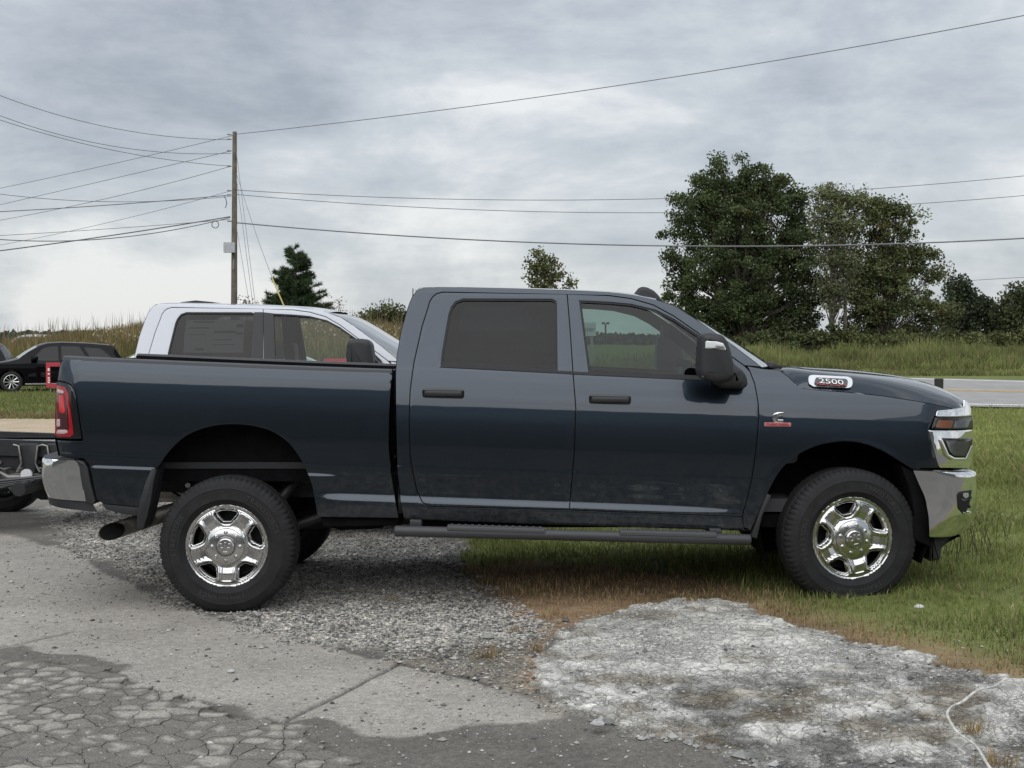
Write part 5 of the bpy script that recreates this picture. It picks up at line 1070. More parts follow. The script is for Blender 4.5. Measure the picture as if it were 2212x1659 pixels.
# ---------------------------------------------------------------- trees
def tree(name, label, Y, discs, base, leaf_n, leaf_s, c0, c1, group=None, clump=.42, per=110, trunk_r=.2, dens=1.0, depth=.85, dry=None, pd=0.0, twig=True, flat=.75, seed=1, cat='tree', trunks=1):
    """discs: (u, v, radius) lobes of the crown as seen, all at depth about Y"""
    r = np.random.default_rng(seed); bx, by, _ = P(base[0], base[1], Y); bz = zt(bx, by); root = empty(name, (bx, by, bz), label, cat, group)
    S = [(np.array(P(u, v, Y)) - (bx, by, bz), rr / FPX * Y) for u, v, rr in discs]; wts = np.array([s[1] ** 2.2 for s in S]); wts /= wts.sum(); nC = max(6, int(leaf_n / per * dens)); cl = []
    while len(cl) < nC:
        c, R = S[r.choice(len(S), p=wts)]; d = r.normal(size=3); d /= np.linalg.norm(d); q = c + d * R * (r.random() ** .45) * np.array([1, depth, 1]); cl.append((q, R))
    tb = MB(); zmin = min(s[0][2] - s[1] for s in S); ztop = max(s[0][2] + .4 * s[1] for s in S)
    heads = []
    for k in range(trunks):
        ox = (k - (trunks - 1) / 2) * .5; top = S[r.integers(len(S))][0] * .5 + np.array([S[0][0][0] * .5, 0, 0]); top = np.array([top[0] * .5 + ox * 2, top[1] * .4, ztop * (.9 if k == 0 else .7)]); pts = [np.array([ox, 0, -.1])] + [np.array([ox + (top[0] - ox) * t + r.normal(0, .10) * t, top[1] * t + r.normal(0, .1) * t, top[2] * t]) for t in (.2, .4, .6, .8, 1.0)]
        tb.tube(pts, [trunk_r * (1 - .85 * t) for t in np.linspace(0, 1, 6)], 8); heads.append(np.array(pts))
    tb.build('trunk', M['bark'], root, 60)
    bb = MB(); 
    for i, (q, R) in enumerate(cl):
        if twig and i % 2 == 0:
            pts = heads[i % len(heads)]; t = np.clip((q[2] / max(ztop, .1)) * .75 - .08, .05, .97); f = t * 5; j = int(f); s0 = pts[j] + (pts[min(j + 1, 5)] - pts[j]) * (f - j); mid = (s0 + q) / 2 + np.array([0, 0, .10 * np.linalg.norm(q - s0)]) * (-.3 if q[2] < s0[2] else -.6) + r.normal(0, .08, 3); rr = max(.012, trunk_r * (1 - .85 * t) * .38)
            bb.tube([tuple(s0), tuple(mid), tuple(q)], [rr, rr * .55, .008], 5, False)
    if bb.v: bb.build('branches', M['bark'], root, 60)
    C0 = np.array([q for q, _ in cl]); n = nC * per; ci = np.repeat(np.arange(nC), per); off = r.normal(size=(n, 3)); off /= np.linalg.norm(off, axis=1, keepdims=True); off *= (r.random((n, 1)) ** .5) * clump * r.uniform(.6, 1.35, nC)[ci][:, None]; off[:, 2] *= flat; pos = C0[ci] + off
    a = r.normal(size=(n, 3)); a /= np.linalg.norm(a, axis=1, keepdims=True); b = np.cross(a, r.normal(size=(n, 3))); b /= np.linalg.norm(b, axis=1, keepdims=True); L = leaf_s * r.uniform(.6, 1.3, (n, 1)); V = np.stack([pos - a * L * .5, pos + b * L * .30, pos + a * L * .5, pos - b * L * .30], 1)
    tone = r.uniform(.65, 1.35, nC)[ci][:, None] * r.uniform(.75, 1.25, (n, 1)); t = r.random((n, 1)); C = (np.array(c0)[None] * (1 - t) + np.array(c1)[None] * t) * tone
    if dry is not None: k = (r.random(nC) < pd)[ci] & (r.random(n) < .7); C[k] = np.array(dry)[None] * r.uniform(.6, 1.2, (k.sum(), 1))
    me = mesh_np('crown', V.reshape(-1, 3), np.arange(4 * n).reshape(-1, 4), True); add_color(me, 'col', np.repeat(C, 4, 0)); link('crown', me, M['leaf'], root); return root
OAK0, OAK1 = (.050, .072, .030), (.115, .145, .058)
tree('oak_tree', 'tall dark green broad tree, largest of the trees beyond the road', 62, [(1640, 450, 62), (1545, 440, 52), (1560, 395, 48), (1632, 392, 46), (1680, 430, 55), (1505, 455, 55), (1590, 480, 95), (1480, 520, 55), (1700, 510, 75), (1580, 590, 115), (1455, 575, 36), (1480, 640, 50), (1700, 610, 90), (1500, 700, 60), (1600, 700, 100), (1720, 710, 80), (1545, 352, 20), (1610, 358, 22), (1640, 350, 15), (1440, 610, 22), (1520, 390, 20), (1500, 745, 45), (1720, 440, 34)], (1600, 790), 98000, .14, OAK0, OAK1, 'trees beyond the road', .48, 160, .26, seed=2, dry=(.10, .085, .03), pd=.03)
tree('ash_tree', 'slender sparse tree with pale leaves between two fuller trees', 60, [(1800, 425, 32), (1830, 430, 34), (1780, 470, 36), (1830, 490, 48), (1800, 550, 48), (1840, 580, 40), (1800, 630, 40), (1765, 420, 16), (1850, 440, 30)], (1812, 785), 13000, .125, (.10, .12, .055), (.20, .215, .105), 'trees beyond the road', .5, 58, .12, seed=5, trunks=2)
tree('maple_tree', 'leafy olive green tree standing right of the sparse slender tree', 61, [(1890, 445, 34), (1930, 450, 30), (1900, 500, 58), (1950, 520, 36), (1890, 580, 65), (1960, 590, 48), (2010, 585, 32), (1965, 470, 24), (1990, 540, 30), (1880, 660, 70), (1970, 670, 70), (2030, 680, 36), (1900, 735, 70), (2000, 740, 60), (2020, 555, 18)], (1910, 790), 42000, .135, (.065, .085, .034), (.155, .17, .070), 'trees beyond the road', .46, 126, .16, seed=8, dry=(.15, .12, .045), pd=.06)
tree('undergrowth_bush', 'dense dark bush below the broad tree beyond the road', 60, [(1540, 765, 40), (1600, 760, 45), (1660, 765, 45), (1720, 760, 48), (1775, 748, 46), (1815, 742, 44), (1790, 725, 30)], (1660, 800), 17000, .15, (.05, .07, .026), (.12, .135, .055), 'bushes beyond the road', .4, 100, .05, seed=11, cat='bush', dry=(.22, .09, .03), pd=.05)
tree('thicket_bush', 'olive green thicket under the leafy tree at right', 59, [(1840, 755, 42), (1890, 765, 40), (1945, 760, 42), (2000, 755, 42), (2050, 755, 40), (2090, 760, 36)], (1960, 800), 17000, .15, (.08, .10, .036), (.17, .18, .07), 'bushes beyond the road', .4, 100, .05, seed=12, cat='bush')
tree('hedge_bush', 'light green brushy hedge at the right edge beyond the road', 66, [(2100, 760, 40), (2160, 755, 38), (2212, 752, 40), (2280, 755, 40), (2130, 785, 34), (2200, 785, 34)], (2170, 800), 11000, .17, (.10, .12, .042), (.20, .205, .08), 'bushes beyond the road', .4, 100, .05, seed=13, cat='bush')
tree('far_dark_tree', 'dark rounded tree just right of the leafy olive tree', 100, [(2075, 625, 28), (2085, 660, 36), (2060, 690, 34), (2100, 700, 28)], (2078, 745), 9000, .26, (.035, .048, .028), (.07, .085, .048), 'far trees at right', .7, 90, .2, seed=14)
tree('far_small_tree', 'small thin tree between two far dark trees', 100, [(2128, 660, 16), (2140, 680, 24), (2150, 710, 26)], (2140, 745), 3200, .22, (.05, .065, .034), (.10, .115, .055), 'far trees at right', .6, 50, .12, seed=15)
tree('far_edge_tree', 'far dark tree cut by the right edge of view', 98, [(2212, 640, 38), (2185, 670, 34), (2230, 690, 60), (2180, 710, 40), (2290, 660, 60)], (2212, 745), 12000, .26, (.042, .055, .028), (.10, .11, .05), 'far trees at right', .7, 90, .22, seed=16)
tree('pond_tree', 'small sparse tree top showing above the dark truck roof', 55, [(1160, 545, 12), (1150, 575, 22), (1185, 575, 26), (1210, 595, 24), (1175, 610, 36), (1135, 595, 16), (1225, 615, 20), (1160, 650, 40), (1200, 660, 36)], (1175, 790), 5200, .13, (.07, .085, .034), (.17, .18, .07), None, .33, 45, .08, seed=17, dry=(.2, .12, .03), pd=.1)
tree('distant_grove', 'rounded grove of trees seen between the two pickup cabs', 150, [(790, 690, 18), (815, 685, 22), (840, 685, 24), (860, 695, 24), (800, 705, 22), (835, 708, 30), (885, 700, 26)], (835, 745), 9000, .36, (.06, .072, .032), (.12, .13, .055), None, 1.0, 90, .2, seed=18)
tree('autumn_bush', 'yellowish bush before the grove between the pickup cabs', 110, [(815, 712, 16), (800, 722, 12), (835, 722, 14)], (815, 745), 3000, .26, (.09, .09, .03), (.17, .15, .05), None, .6, 70, .08, seed=19, cat='bush')
tree('bare_shrub', 'thin leafless shrub right of the pine', 66, [(725, 660, 16), (715, 672, 14), (738, 672, 14)], (722, 745), 260, .10, (.10, .08, .06), (.16, .13, .09), None, .5, 12, .03, seed=20, cat='shrub', trunks=4)
tree('low_shrub', 'small leafless shrub behind the white cab roof beside the pole', 68, [(535, 655, 10), (550, 658, 8)], (540, 745), 200, .10, (.10, .08, .06), (.16, .13, .09), None, .4, 12, .03, seed=23, cat='shrub', trunks=3)
def pine():
    r = np.random.default_rng(4); Y = 84; bx, by, _ = P(640, 790, Y); bz = zt(bx, by); root = empty('pine_tree', (bx, by, bz), 'young dark green pine behind the white cab', 'tree'); top = P(632, 536, Y)[2] - bz; k = FPX / Y
    MB().tube([(0, 0, -.1), (.02, 0, top * .5), (-.1, 0, top)], [.2, .11, .02], 8).build('trunk', M['bark'], root, 60); V = []; C = []; br = MB()
    for i in range(230):
        t = r.random() ** .7; z = top * (1 - t * .93); R = (.24 + 2.35 * t ** .85) * r.uniform(.65, 1.05); a = r.uniform(0, 6.28); p0 = np.array([-.1 * z / top, 0, z]); p1 = p0 + np.array([math.cos(a) * R, math.sin(a) * R, .18 * R + .12]); pm = (p0 + p1) / 2 - np.array([0, 0, .05 * R]); br.tube([tuple(p0), tuple(pm), tuple(p1)], [.018, .012, .006], 4, False)
        m = int(60 + 120 * R); s = r.random(m) ** .6; c = np.where(s[:, None] < .5, p0 + (pm - p0) * s[:, None] * 2, pm + (p1 - pm) * (s[:, None] * 2 - 1)); d = r.normal(size=(m, 3)) + (p1 - p0) / R * .9 + np.array([0, 0, .5]); d /= np.linalg.norm(d, axis=1, keepdims=True); L = r.uniform(.20, .38, (m, 1)); w = np.cross(d, r.normal(size=(m, 3))); w /= np.linalg.norm(w, axis=1, keepdims=True)
        V.append(np.stack([c - w * .022, c + w * .022, c + d * L], 1)); C.append(np.repeat((np.array([.042, .066, .028])[None] * r.uniform(.6, 1.7) * r.uniform(.7, 1.4, (m, 1))), 3, 0))
    br.build('branches', M['bark'], root, 60); V = np.concatenate(V); me = mesh_np('needles', V.reshape(-1, 3), np.arange(3 * len(V)).reshape(-1, 3), True); add_color(me, 'col', np.concatenate(C)); link('needles', me, M['needle'], root)
pine()
def far_woods():
    r = np.random.default_rng(30); n = 26000; U = r.uniform(-600, 2800, n); Y = r.uniform(230, 300, n); X = (U - CU) / FPX * Y; top = 1.3 + 1.6 * fbm(X * .04, Y * 0 + 2, 4); pos = np.stack([X, Y, 1.2 + top * r.random(n) ** .7], 1); a = r.normal(size=(n, 3)); a /= np.linalg.norm(a, axis=1, keepdims=True); b = np.cross(a, r.normal(size=(n, 3))); b /= np.linalg.norm(b, axis=1, keepdims=True); L = r.uniform(.7, 1.5, (n, 1)); V = np.stack([pos - a * L * .5, pos + b * L * .35, pos + a * L * .5, pos - b * L * .35], 1)
    me = mesh_np('distant_woods', V.reshape(-1, 3), np.arange(4 * n).reshape(-1, 4), True); C = np.array([.075, .09, .06])[None] * r.uniform(.6, 1.4, (n, 1)); add_color(me, 'col', np.repeat(C, 4, 0)); o = link('distant_woods', me, M['leaf']); tag(o, 'low line of distant woods along the horizon', 'woods', kind='stuff')
far_woods()
# ---------------------------------------------------------------- pole and wires
PY = 68.0
def pole():
    b = P(505.5, 760, PY); t = P(507, 284.5, PY); root = empty('utility_pole', (b[0], b[1], zt(b[0], b[1])), 'weathered wooden utility pole behind the white cab', 'utility pole'); h = t[2] - zt(b[0], b[1]); dx = t[0] - b[0]
    MB().tube([(0, 0, -.3), (dx * .5, 0, h * .5), (dx, 0, h)], [.165, .14, .105], 14).build('pole', mat('pole_wood', (.15, .125, .10), .9, bump=.5, bscale=9, var=.3, vscale=3), root, 60)
    def loc(u, v, y=0): p = P(u, v, PY + y); return (p[0] - b[0], y, p[2] - zt(b[0], b[1]))
    p = loc(496.5, 534.5, -.2); MB().box(p[0] - .27, p[0] + .27, -.42, -.17, p[2] - .26, p[2] + .24).build('equipment_box', mat('box_grey', (.42, .43, .45), .5, var=.1), root, 0)
    for v in (291, 301, 326, 359, 412, 421, 478): q = loc(505, v); MB().tube([(q[0] - .12, 0, q[2]), (q[0] - .30, -.1, q[2])], .035, 6).build('insulator', mat('insulator', (.25, .25, .25), .5), root)
    q = loc(465, 485, -.2); MB().tube([(q[0] + .17 * math.cos(a), -.2, q[2] + .17 * math.sin(a)) for a in np.linspace(0, 6.28, 20)], .02, 5, False).build('cable_coil', M['plastic'], root)
    q0 = loc(484, 424); MB().tube([q0, loc(488, 430), loc(490, 440), loc(487, 449)], .02, 5).build('loose_wire', M['plastic'], root); c = loc(505, 560, -.17); MB().tube([c, loc(504, 582, -.17)], .035, 6).build('conduit', M['steel'], root)
    return root
pole()
M['wire'] = mat('wire', (.17, .175, .19), .6)
def wire(label, a, m, b, ya, yb, r, name='power_line', group='overhead lines', col='wire'):
    """a, m, b: picture points of start, middle and end; the depth runs evenly from ya to yb"""
    pts = []; t1 = (m[0] - a[0]) / (b[0] - a[0]) if abs(b[0] - a[0]) > 20 else .5
    for i in range(33):
        t = i / 24 if 'line' in name else i / 32; L0 = (t - t1) * (t - 1) / (t1 * 1.0); L1 = t * (t - 1) / (t1 * (t1 - 1)); L2 = t * (t - t1) / (1 - t1); u = a[0] + (b[0] - a[0]) * t; v = a[1] * L0 + m[1] * L1 + b[1] * L2; y = 1 / ((1 - t) / ya + t / yb); pts.append(P(u, v, y))
    o = MB().tube(pts, [r * .42 * (p[1] / 68 + 1) for p in pts], 5, False).build(name, M[col], None, 60); tag(o, label, 'wire', group); return o
W = [('topmost wire descending left from the pole top', (502, 293), (256, 351), (-60, 419), 68, 100, .017), ('second wire descending left below the topmost one', (499, 326), (256, 383), (-60, 456), 68, 100, .017), ('third wire descending left from the pole', (499, 359), (205, 434.5), (-60, 486), 68, 100, .017),
     ('sagging wire rising to the upper left edge from near the pole top', (499, 301.7), (256, 279), (-60, 182), 68, 48, .016), ('upper of two crossing wires rising to the left edge', (499, 331), (246, 316), (-60, 226), 68, 48, .016), ('lower of two crossing wires rising to the left edge', (499, 359), (262, 328), (-60, 238), 68, 48, .016),
     ('thin wire falling left from the middle of the pole', (499, 412), (320, 460), (-60, 540), 68, 100, .014), ('thicker line running left just below the pole middle', (499, 421), (288, 439), (-60, 460), 68, 58, .024), ('faint sagging wire at left above the thicker line', (499, 424), (205, 435), (-60, 411), 68, 56, .016),
     ('thick lower cable running left from the coil', (497, 468), (224, 511), (-60, 549), 68, 60, .034), ('lower cable sagging below the thick one at left', (497, 470), (205, 517.5), (-60, 512), 68, 56, .026), ('faint cable just above the thick lower one at left', (497, 474), (224, 495), (-60, 512), 68, 60, .015),
     ('long wire rising from the pole top to the upper right corner', (510, 290), (1300, 190), (2260, 24), 68, 34, .020), ('upper of two thin wires passing behind the broad tree top', (510, 410.5), (1250, 432), (2260, 375), 68, 72, .020), ('lower of two thin wires passing through the broad tree', (510, 420), (1200, 458), (2260, 418), 68, 72, .020), ('thick dark cable crossing the trees at right', (510, 481), (1300, 528.5), (2260, 512), 68, 46, .036)]
for w in W: wire(*w)
for lab, a, b in (('steep guy wire nearest the pole', (509, 372), (552, 700)), ('steep guy wire second from the pole', (510, 324), (557, 700)), ('faint steep guy wire left of the other guys', (509, 480), (546, 700))): wire(lab, a, ((a[0] + b[0]) / 2, (a[1] + b[1]) / 2), b, 68, 62, .014, 'guy_wire', 'guy wires of the pole')
wire('long slanting guy wire running to the pine', (510, 372), (553, 505), (588, 600), 68, 56, .014, 'guy_wire', 'guy wires of the pole'); M['guard'] = mat('guy_guard_yellow', (.42, .33, .10), .6)
wire('yellow guard sleeve on the slanting guy wire before the pine', (588, 600), (598, 625), (614, 662), 49, 47, .035, 'guy_guard', 'guy wires of the pole', 'guard')
for v0, v1, l in ((640, 625, 'faint far wire, upper, above the far trees at right'), (690, 678, 'faint far wire, lower, above the far trees at right')): wire(l, (2040, v0 - 30), (2150, (v0 + v1) / 2 - 30), (2300, v1 - 30), 140, 140, .022)
# ================================================================ other vehicles and things
M['galvanised'] = mat('galvanised_edge', (.55, .56, .57), .4, .3)
M['frame_lt'] = mat('frame_satin', (.05, .052, .055), .4)
def white_truck():
    root = empty('chassis_cab_truck', (0, YC, 0), 'white crew cab truck with bare rear frame parked behind the dark pickup', 'truck'); body_front(root, M['white'], 'light_privacy', 'clear_glass')
    dy = 3.17; dx = -2.115 - .375 * 1.0
    for o in root.children:
        if o.name.startswith('roof_antenna'): bpy.data.objects.remove(o)
    # black pillar bands between the side windows
    for k in (0, 1):
        panel('door_pillar', LTs([(1199, 644.5), (1226.3, 644.5), (1240, 804), (1201, 802)]), M['plastic'], root, gap=.001, lip=.01, off=.004, both=(k == 1), near=(k == 0)); panel('door_pillar', LTs([(1227, 645), (1257, 648), (1277, 806), (1240.7, 804)]), M['plastic'], root, gap=.001, lip=.01, off=.004, both=(k == 1), near=(k == 0))
    # window sticker behind the rear side glass
    st = panel('window_sticker', LTs([(1002, 668), (1172, 668), (1175, 765), (998, 765)]), mat('sticker_paper', (.62, .64, .62), .8), root, gap=0, lip=0, off=-.018, both=False)[0]
    for u0, u1, v0, v1 in ((1022, 1082, 671, 676), (1085, 1150, 700, 706), (1030, 1058, 752, 758), (1150, 1170, 680, 690), (1150, 1170, 705, 711), (1010, 1070, 690, 693), (1010, 1060, 710, 712), (1085, 1140, 725, 727), (1085, 1150, 740, 742)): panel('print_line', LTs([(u0, v0), (u1, v0), (u1, v1), (u0, v1)]), M['interior'], st, gap=0, lip=0, off=-.0165, both=False)
    # mirrors: upright towing heads
    for s in (-1, 1):
        hd = LYs([(1520, 775), (1523, 737), (1531, 726), (1556, 722), (1584, 726), (1596, 738), (1603, 790), (1603, 842), (1592, 850), (1527, 848)], -1.25); h = MB().prism(rnd(hd, .02, 3), s * 1.10, s * 1.33, .04, 5).build('side_mirror', M['plastic'], root, 60)
        MB().prism(rnd(LYs([(1533, 812), (1578, 813), (1578, 834), (1533, 834)], -1.33), .008, 3), s * 1.32, s * 1.345, .008, 3).build('mirror_lamp', M['chrome'], h, 60); MB().tube([(LY(1598, 800, -1.2)[0], s * 1.18, LY(1598, 800, -1.2)[1]), (LY(1612, 812, -1.0)[0], s * .90, LY(1612, 812, -1)[1])], .035, 8).build('mirror_arm', M['plastic'], h, 60)
        MB().prism(LYs([(1545, 770), (1600, 812), (1600, 822), (1545, 820)], -.93), s * .88, s * .94, .005, 2).build('mirror_sail', M['plastic'], h)
    # roof clearance lamps and rear roof camera housing
    for y in (-.55, -.25, 0, .25, .55):
        z = LT(1400, 642)[1] + .012; x = .80; MB().prism(rnd([(x - .07, z - .02), (x + .07, z - .03), (x + .05, z + .012), (x - .03, z + .018)], .01, 3), y - .05, y + .05, .01, 2).build('clearance_lamp', M['lens_w'], root, 60)
    z = LT(930, 620)[1]; MB().prism(rnd([(-.52, z - .01), (-.50, z + .028), (-.36, z + .045), (-.20, z + .03), (-.14, z)], .012, 3), -.16, .16, .01, 2).build('roof_camera_housing', M['plastic'], root, 60)
    root.location = (dx, YC + dy, -.015); FZ = -.09
    # bare rear frame
    f = M['frame']; n0 = set(o.name for o in root.children); X0, X1 = -4.4, -.65
    for s in (-1, 1):
        r = MB(); r.box(X0, X1, s * .43 - .004, s * .43 + .004, .66, .86); r.box(X0, X1, min(s * .43, s * .35), max(s * .43, s * .35), .86, .868); r.box(X0, X1, min(s * .43, s * .35), max(s * .43, s * .35), .652, .66); r.build('frame_rail', f, root, 0)
        MB().box(X0, X1, s * .43 - .012, s * .43 + .012, .870, .896).build('rail_edge', M['galvanised'], root, 0)
        sp = MB()
        for j in range(5): sp.tube([(-2.45 - 1.0 + .12 * j, s * .56, .60 - .026 * j), (-2.45, s * .56, .50 - .026 * j), (-2.45 + 1.0 - .12 * j, s * .56, .60 - .026 * j)], .017, 6)
        sp.build('leaf_spring', M['frame_lt'], root, 60)
        for bx in (-3.4, -2.45, -1.75, -1.5): MB().prism(rnd([(bx - .09, .87), (bx + .09, .87), (bx + .05, .60), (bx - .05, .60)], .02, 3), s * .44, s * .52, .01, 2).build('spring_hanger', f, root); MB().tube([(bx - .13, s * .53, .86), (bx - .085, s * .53, .85), (bx - .06, s * .53, .70), (bx - .10, s * .53, .62)], .010, 6).build('hanger_flange', M['steel'], root, 60); MB().tube([(bx + .13, s * .53, .86), (bx + .085, s * .53, .85), (bx + .06, s * .53, .70), (bx + .10, s * .53, .62)], .010, 6).build('hanger_flange', M['steel'], root, 60)
        for q in range(7): MB().lathe([(0, 0), (.018, 0), (.018, .02), (0, .02)], 8, c=(-1.35 - .17 * q, s * .44 - .02 * (s < 0), .70 + .08 * (q % 2))).build('rail_bolt', M['steel'], root)
        MB().lathe([(0, 0), (.05, 0), (.05, .03), (0, .03)], 14, c=(-1.76, s * .53 - .03 * (s < 0) - .0, .60)).build('round_reflector', M['lens_w'], root)
        MB().tube([(-2.45, s * .50, .80), (-2.2, s * .46, .45)], .035, 10).build('shock_absorber', M['steel'], root); MB().lathe([(0, -.03), (.17, -.03), (.17, .03), (0, .03)], 24, c=(-2.48, s * .60, .42)).build('brake_rotor', M['steel'], root)
    for x in (-4.3, -3.2, -2.0, -1.2): MB().box(x - .05, x + .05, -.42, .42, .70, .82).build('cross_member', f, root, 0)
    MB().tube([(-2.48, -.85, .42), (-2.48, -.2, .42), (-2.48, -.1, .42), (-2.48, .1, .42), (-2.48, .2, .42), (-2.48, .85, .42)], [.06, .06, .17, .17, .06, .06], 14).build('drive_axle', f, root, 50); MB().box(-2.1, -1.2, .05, .40, .50, .84).build('fuel_tank', M['dark'], root, 0)
    MB().tube([(-1.1, -.25, .55), (-2.0, -.32, .55), (-2.3, -.36, .74), (-2.9, -.36, .6)], .05, 12).build('exhaust_pipe', M['steel'], root, 60); MB().lathe([(0, -.03), (.15, -.03), (.15, .03), (0, .03)], 24, c=(-2.15, .42, .47)).build('brake_drum', M['steel'], root); MB().tube([(-1.3, -.30, .62), (-2.3, -.30, .60)], .03, 8).build('air_line', M['steel'], root)
    for o in [c for c in root.children if c.name not in n0]: o.location.z = FZ * (0 if o.name.split('.')[0] in ('drive_axle', 'brake_rotor') else 1)
    for y in (-.90, .90): add_wheel(root, -2.48, y, .385, 0 if y < 0 else math.pi, .4, 'silver', .91)
    for y in (-.862, .862): add_wheel(root, WF[0], y, .42, 0 if y < 0 else math.pi, .4, 'silver')
    return root
white_truck()
# ---- small vehicles in the distance: side profile, glass and wheels traced, real width and depth
M['car_glass'] = glass('car_side_glass', (.03, .034, .038), refl=1.1); M['car_ws'] = glass('car_windscreen', (.45, .52, .50), refl=2.6); M['car_rim'] = mat('alloy_rim', (.62, .62, .63), .25, .9)
def car(name, label, loc, rz, pm, top, sill, wins, arches, wr, hwid, cat, glass_rows=(), belt=.95, group=None, spokes=9, mirror=None, lights=()):
    """top: (x, z) along the roof line from the tail to the nose; wins: side glass outlines; arches: wheel x"""
    root = empty(name, loc, label, cat, group, rz); H = max(z for _, z in top)
    prof = pchip([0, .25, .5, belt - .08, belt, H - .05, H + .1], [hwid - .06, hwid - .01, hwid, hwid - .02, hwid - .06, hwid - .27, hwid - .34])
    def chw(x, z): return prof(z) - .05 * np.clip((np.abs(np.asarray(x)) - (top[-1][0] - .6)) / .6, 0, 1) ** 2
    bot = []; 
    for ax in sorted(arches, reverse=True):
        bot += [(ax + wr * 1.18 * math.cos(a), wr + wr * 1.18 * math.sin(a) * .98) for a in np.linspace(math.radians(-12), math.radians(192), 17)]
    poly = list(top) + [(top[-1][0] - .05, sill)] + [(x, max(z, sill)) for x, z in bot] + [(top[0][0] + .05, sill)]
    panel('body_side', poly, pm, root, holes=[], res=(.10, .05), gap=0, lip=0, hwf=chw, step=.06)
    rows = []; tt = resample(top, .12, False)
    gl = [[] for _ in glass_rows]
    def strip(pts, nm, m, lift=0.0, inset=0.0):
        R = []
        for x, z in pts:
            y = float(chw(np.array([x]), np.array([z]))[0]) - inset; R.append([(x, y * t, z + lift + .035 * (1 - t * t)) for t in np.linspace(-1, 1, 13)])
        MB().grid(R, False).build(nm, m, root, 60)
    strip(tt, 'body_top', pm)
    for nm, a, b in glass_rows: strip(resample([a, ((a[0] + b[0]) / 2, (a[1] + b[1]) / 2 + .02), b], .1, False), nm, M['car_ws'] if nm == 'windscreen' else M['car_glass'], .012, .07)
    for w in wins: panel('side_window', rnd(w, .05, 3), M['car_glass'], root, res=(.2, .2), gap=0, lip=0, off=.006, hwf=chw, step=.08); 
    for w in wins: panel('window_frame', offset(ccw(rnd(w, .05, 3)), -.025), M['seal'], root, res=(.2, .2), gap=0, lip=0, off=.003, hwf=chw, step=.08)
    for w0 in lights: panel('lamp', w0[0], w0[1], root, res=(.1, .1), gap=0, lip=.01, off=.01, hwf=chw, step=.05)
    panel('sill_trim', [(min(arches) + wr * 1.2, sill), (max(arches) - wr * 1.2, sill), (max(arches) - wr * 1.2, sill + .05), (min(arches) + wr * 1.2, sill + .05)], M['silver'], root, res=(.3, .1), gap=0, lip=.01, off=.008, hwf=chw)
    MB().box(top[0][0] + .1, top[-1][0] - .1, -hwid + .12, hwid - .12, sill - .04, sill + .25).build('underbody', M['dark'], root, 0)
    if mirror:
        for s in (-1, 1): MB().prism(rnd([(mirror[0] - .10, mirror[1] - .06), (mirror[0] + .12, mirror[1] - .06), (mirror[0] + .10, mirror[1] + .09), (mirror[0] - .10, mirror[1] + .09)], .04, 3), s * (hwid - .08), s * (hwid + .20), .05, 3).build('side_mirror', pm, root, 60)
    for ax in arches:
        for s in (-1, 1):
            w = link('wheel', None, None, root); w.location = (ax, s * (hwid - .12), wr); w.rotation_euler = (0, 0, 0 if s < 0 else math.pi)
            MB().lathe([(wr * .68, -.09), (wr * .78, -.115), (wr * .93, -.11), (wr, -.08), (wr, .08), (wr * .9, .11)], 36).build('tyre', M['rubber'], w, 60); MB().lathe([(wr * .70, -.095), (wr * .66, -.105), (wr * .62, -.085), (wr * .60, .05)], 36).build('rim', M['car_rim'], w, 60)
            sp = MB()
            for k in range(spokes):
                a = 2 * math.pi * k / spokes; sp.tube([(.05 * math.cos(a), -.075, .05 * math.sin(a)), (wr * .64 * math.cos(a), -.09, wr * .64 * math.sin(a))], [.022, .028], 5)
            sp.lathe([(0, -.09), (.06, -.085), (.06, -.05)], 14); sp.build('spokes', M['car_rim'], w, 60); MB().lathe([(0, .0), (wr * .62, .0)], 20).build('brake_disc', M['dark'], w)
    return root
def pv(u, v, Y): return P(u, v, Y)
suv_top = [(-2.42, .55), (-2.46, .95), (-2.38, 1.18), (-2.10, 1.62), (-1.95, 1.70), (-1.2, 1.765), (-.3, 1.80), (.25, 1.77), (.55, 1.68), (1.28, 1.20), (1.55, 1.13), (2.2, 1.03), (2.42, .92), (2.50, .72), (2.50, .45)]
suv_win = [[(.82, 1.16), (.42, 1.58), (.18, 1.64), (-.10, 1.66), (-.10, 1.15)], [(-.22, 1.15), (-.22, 1.66), (-.85, 1.64), (-1.10, 1.20)], [(-1.25, 1.22), (-1.02, 1.62), (-1.60, 1.57), (-1.98, 1.24)]]
def place(u, v, Y): p = P(u, v, Y); return (p[0], p[1], zt(p[0], p[1]))
car('black_suv', 'black suv parked on the grass at the far left', (-16.95, 50.5, -.15), math.radians(180 + 25), M['black_paint'], suv_top, .28, suv_win, (-1.5, 1.52), .385, .96, 'suv', (('windscreen', (.62, 1.63), (1.26, 1.21)), ('rear_window', (-2.08, 1.60), (-2.36, 1.22))), 1.12, mirror=(.72, 1.22), spokes=10)
car('dark_suv', 'dark vehicle roof just behind the black suv at the left edge', (-22.9, 55.5, -.10), math.radians(180 + 10), M['black_paint'], suv_top, .28, suv_win, (-1.5, 1.52), .385, .96, 'suv', (('windscreen', (.62, 1.63), (1.26, 1.21)),), 1.12, mirror=(.72, 1.22))
pk_top = [(-2.6, .5), (-2.65, 1.05), (-.75, 1.08), (-.72, 1.15), (-.62, 1.78), (-.3, 1.86), (.5, 1.85), (.75, 1.76), (1.3, 1.20), (2.3, 1.08), (2.55, .9), (2.6, .5)]
car('white_van', 'white vehicle roof with dark windows far behind the black suv', place(64, 745, 88)[:2] + (.35,), math.radians(180 + 6), M['white'], suv_top, .3, suv_win, (-1.5, 1.52), .38, .95, 'vehicle', (('windscreen', (.62, 1.63), (1.26, 1.21)),), 1.12)
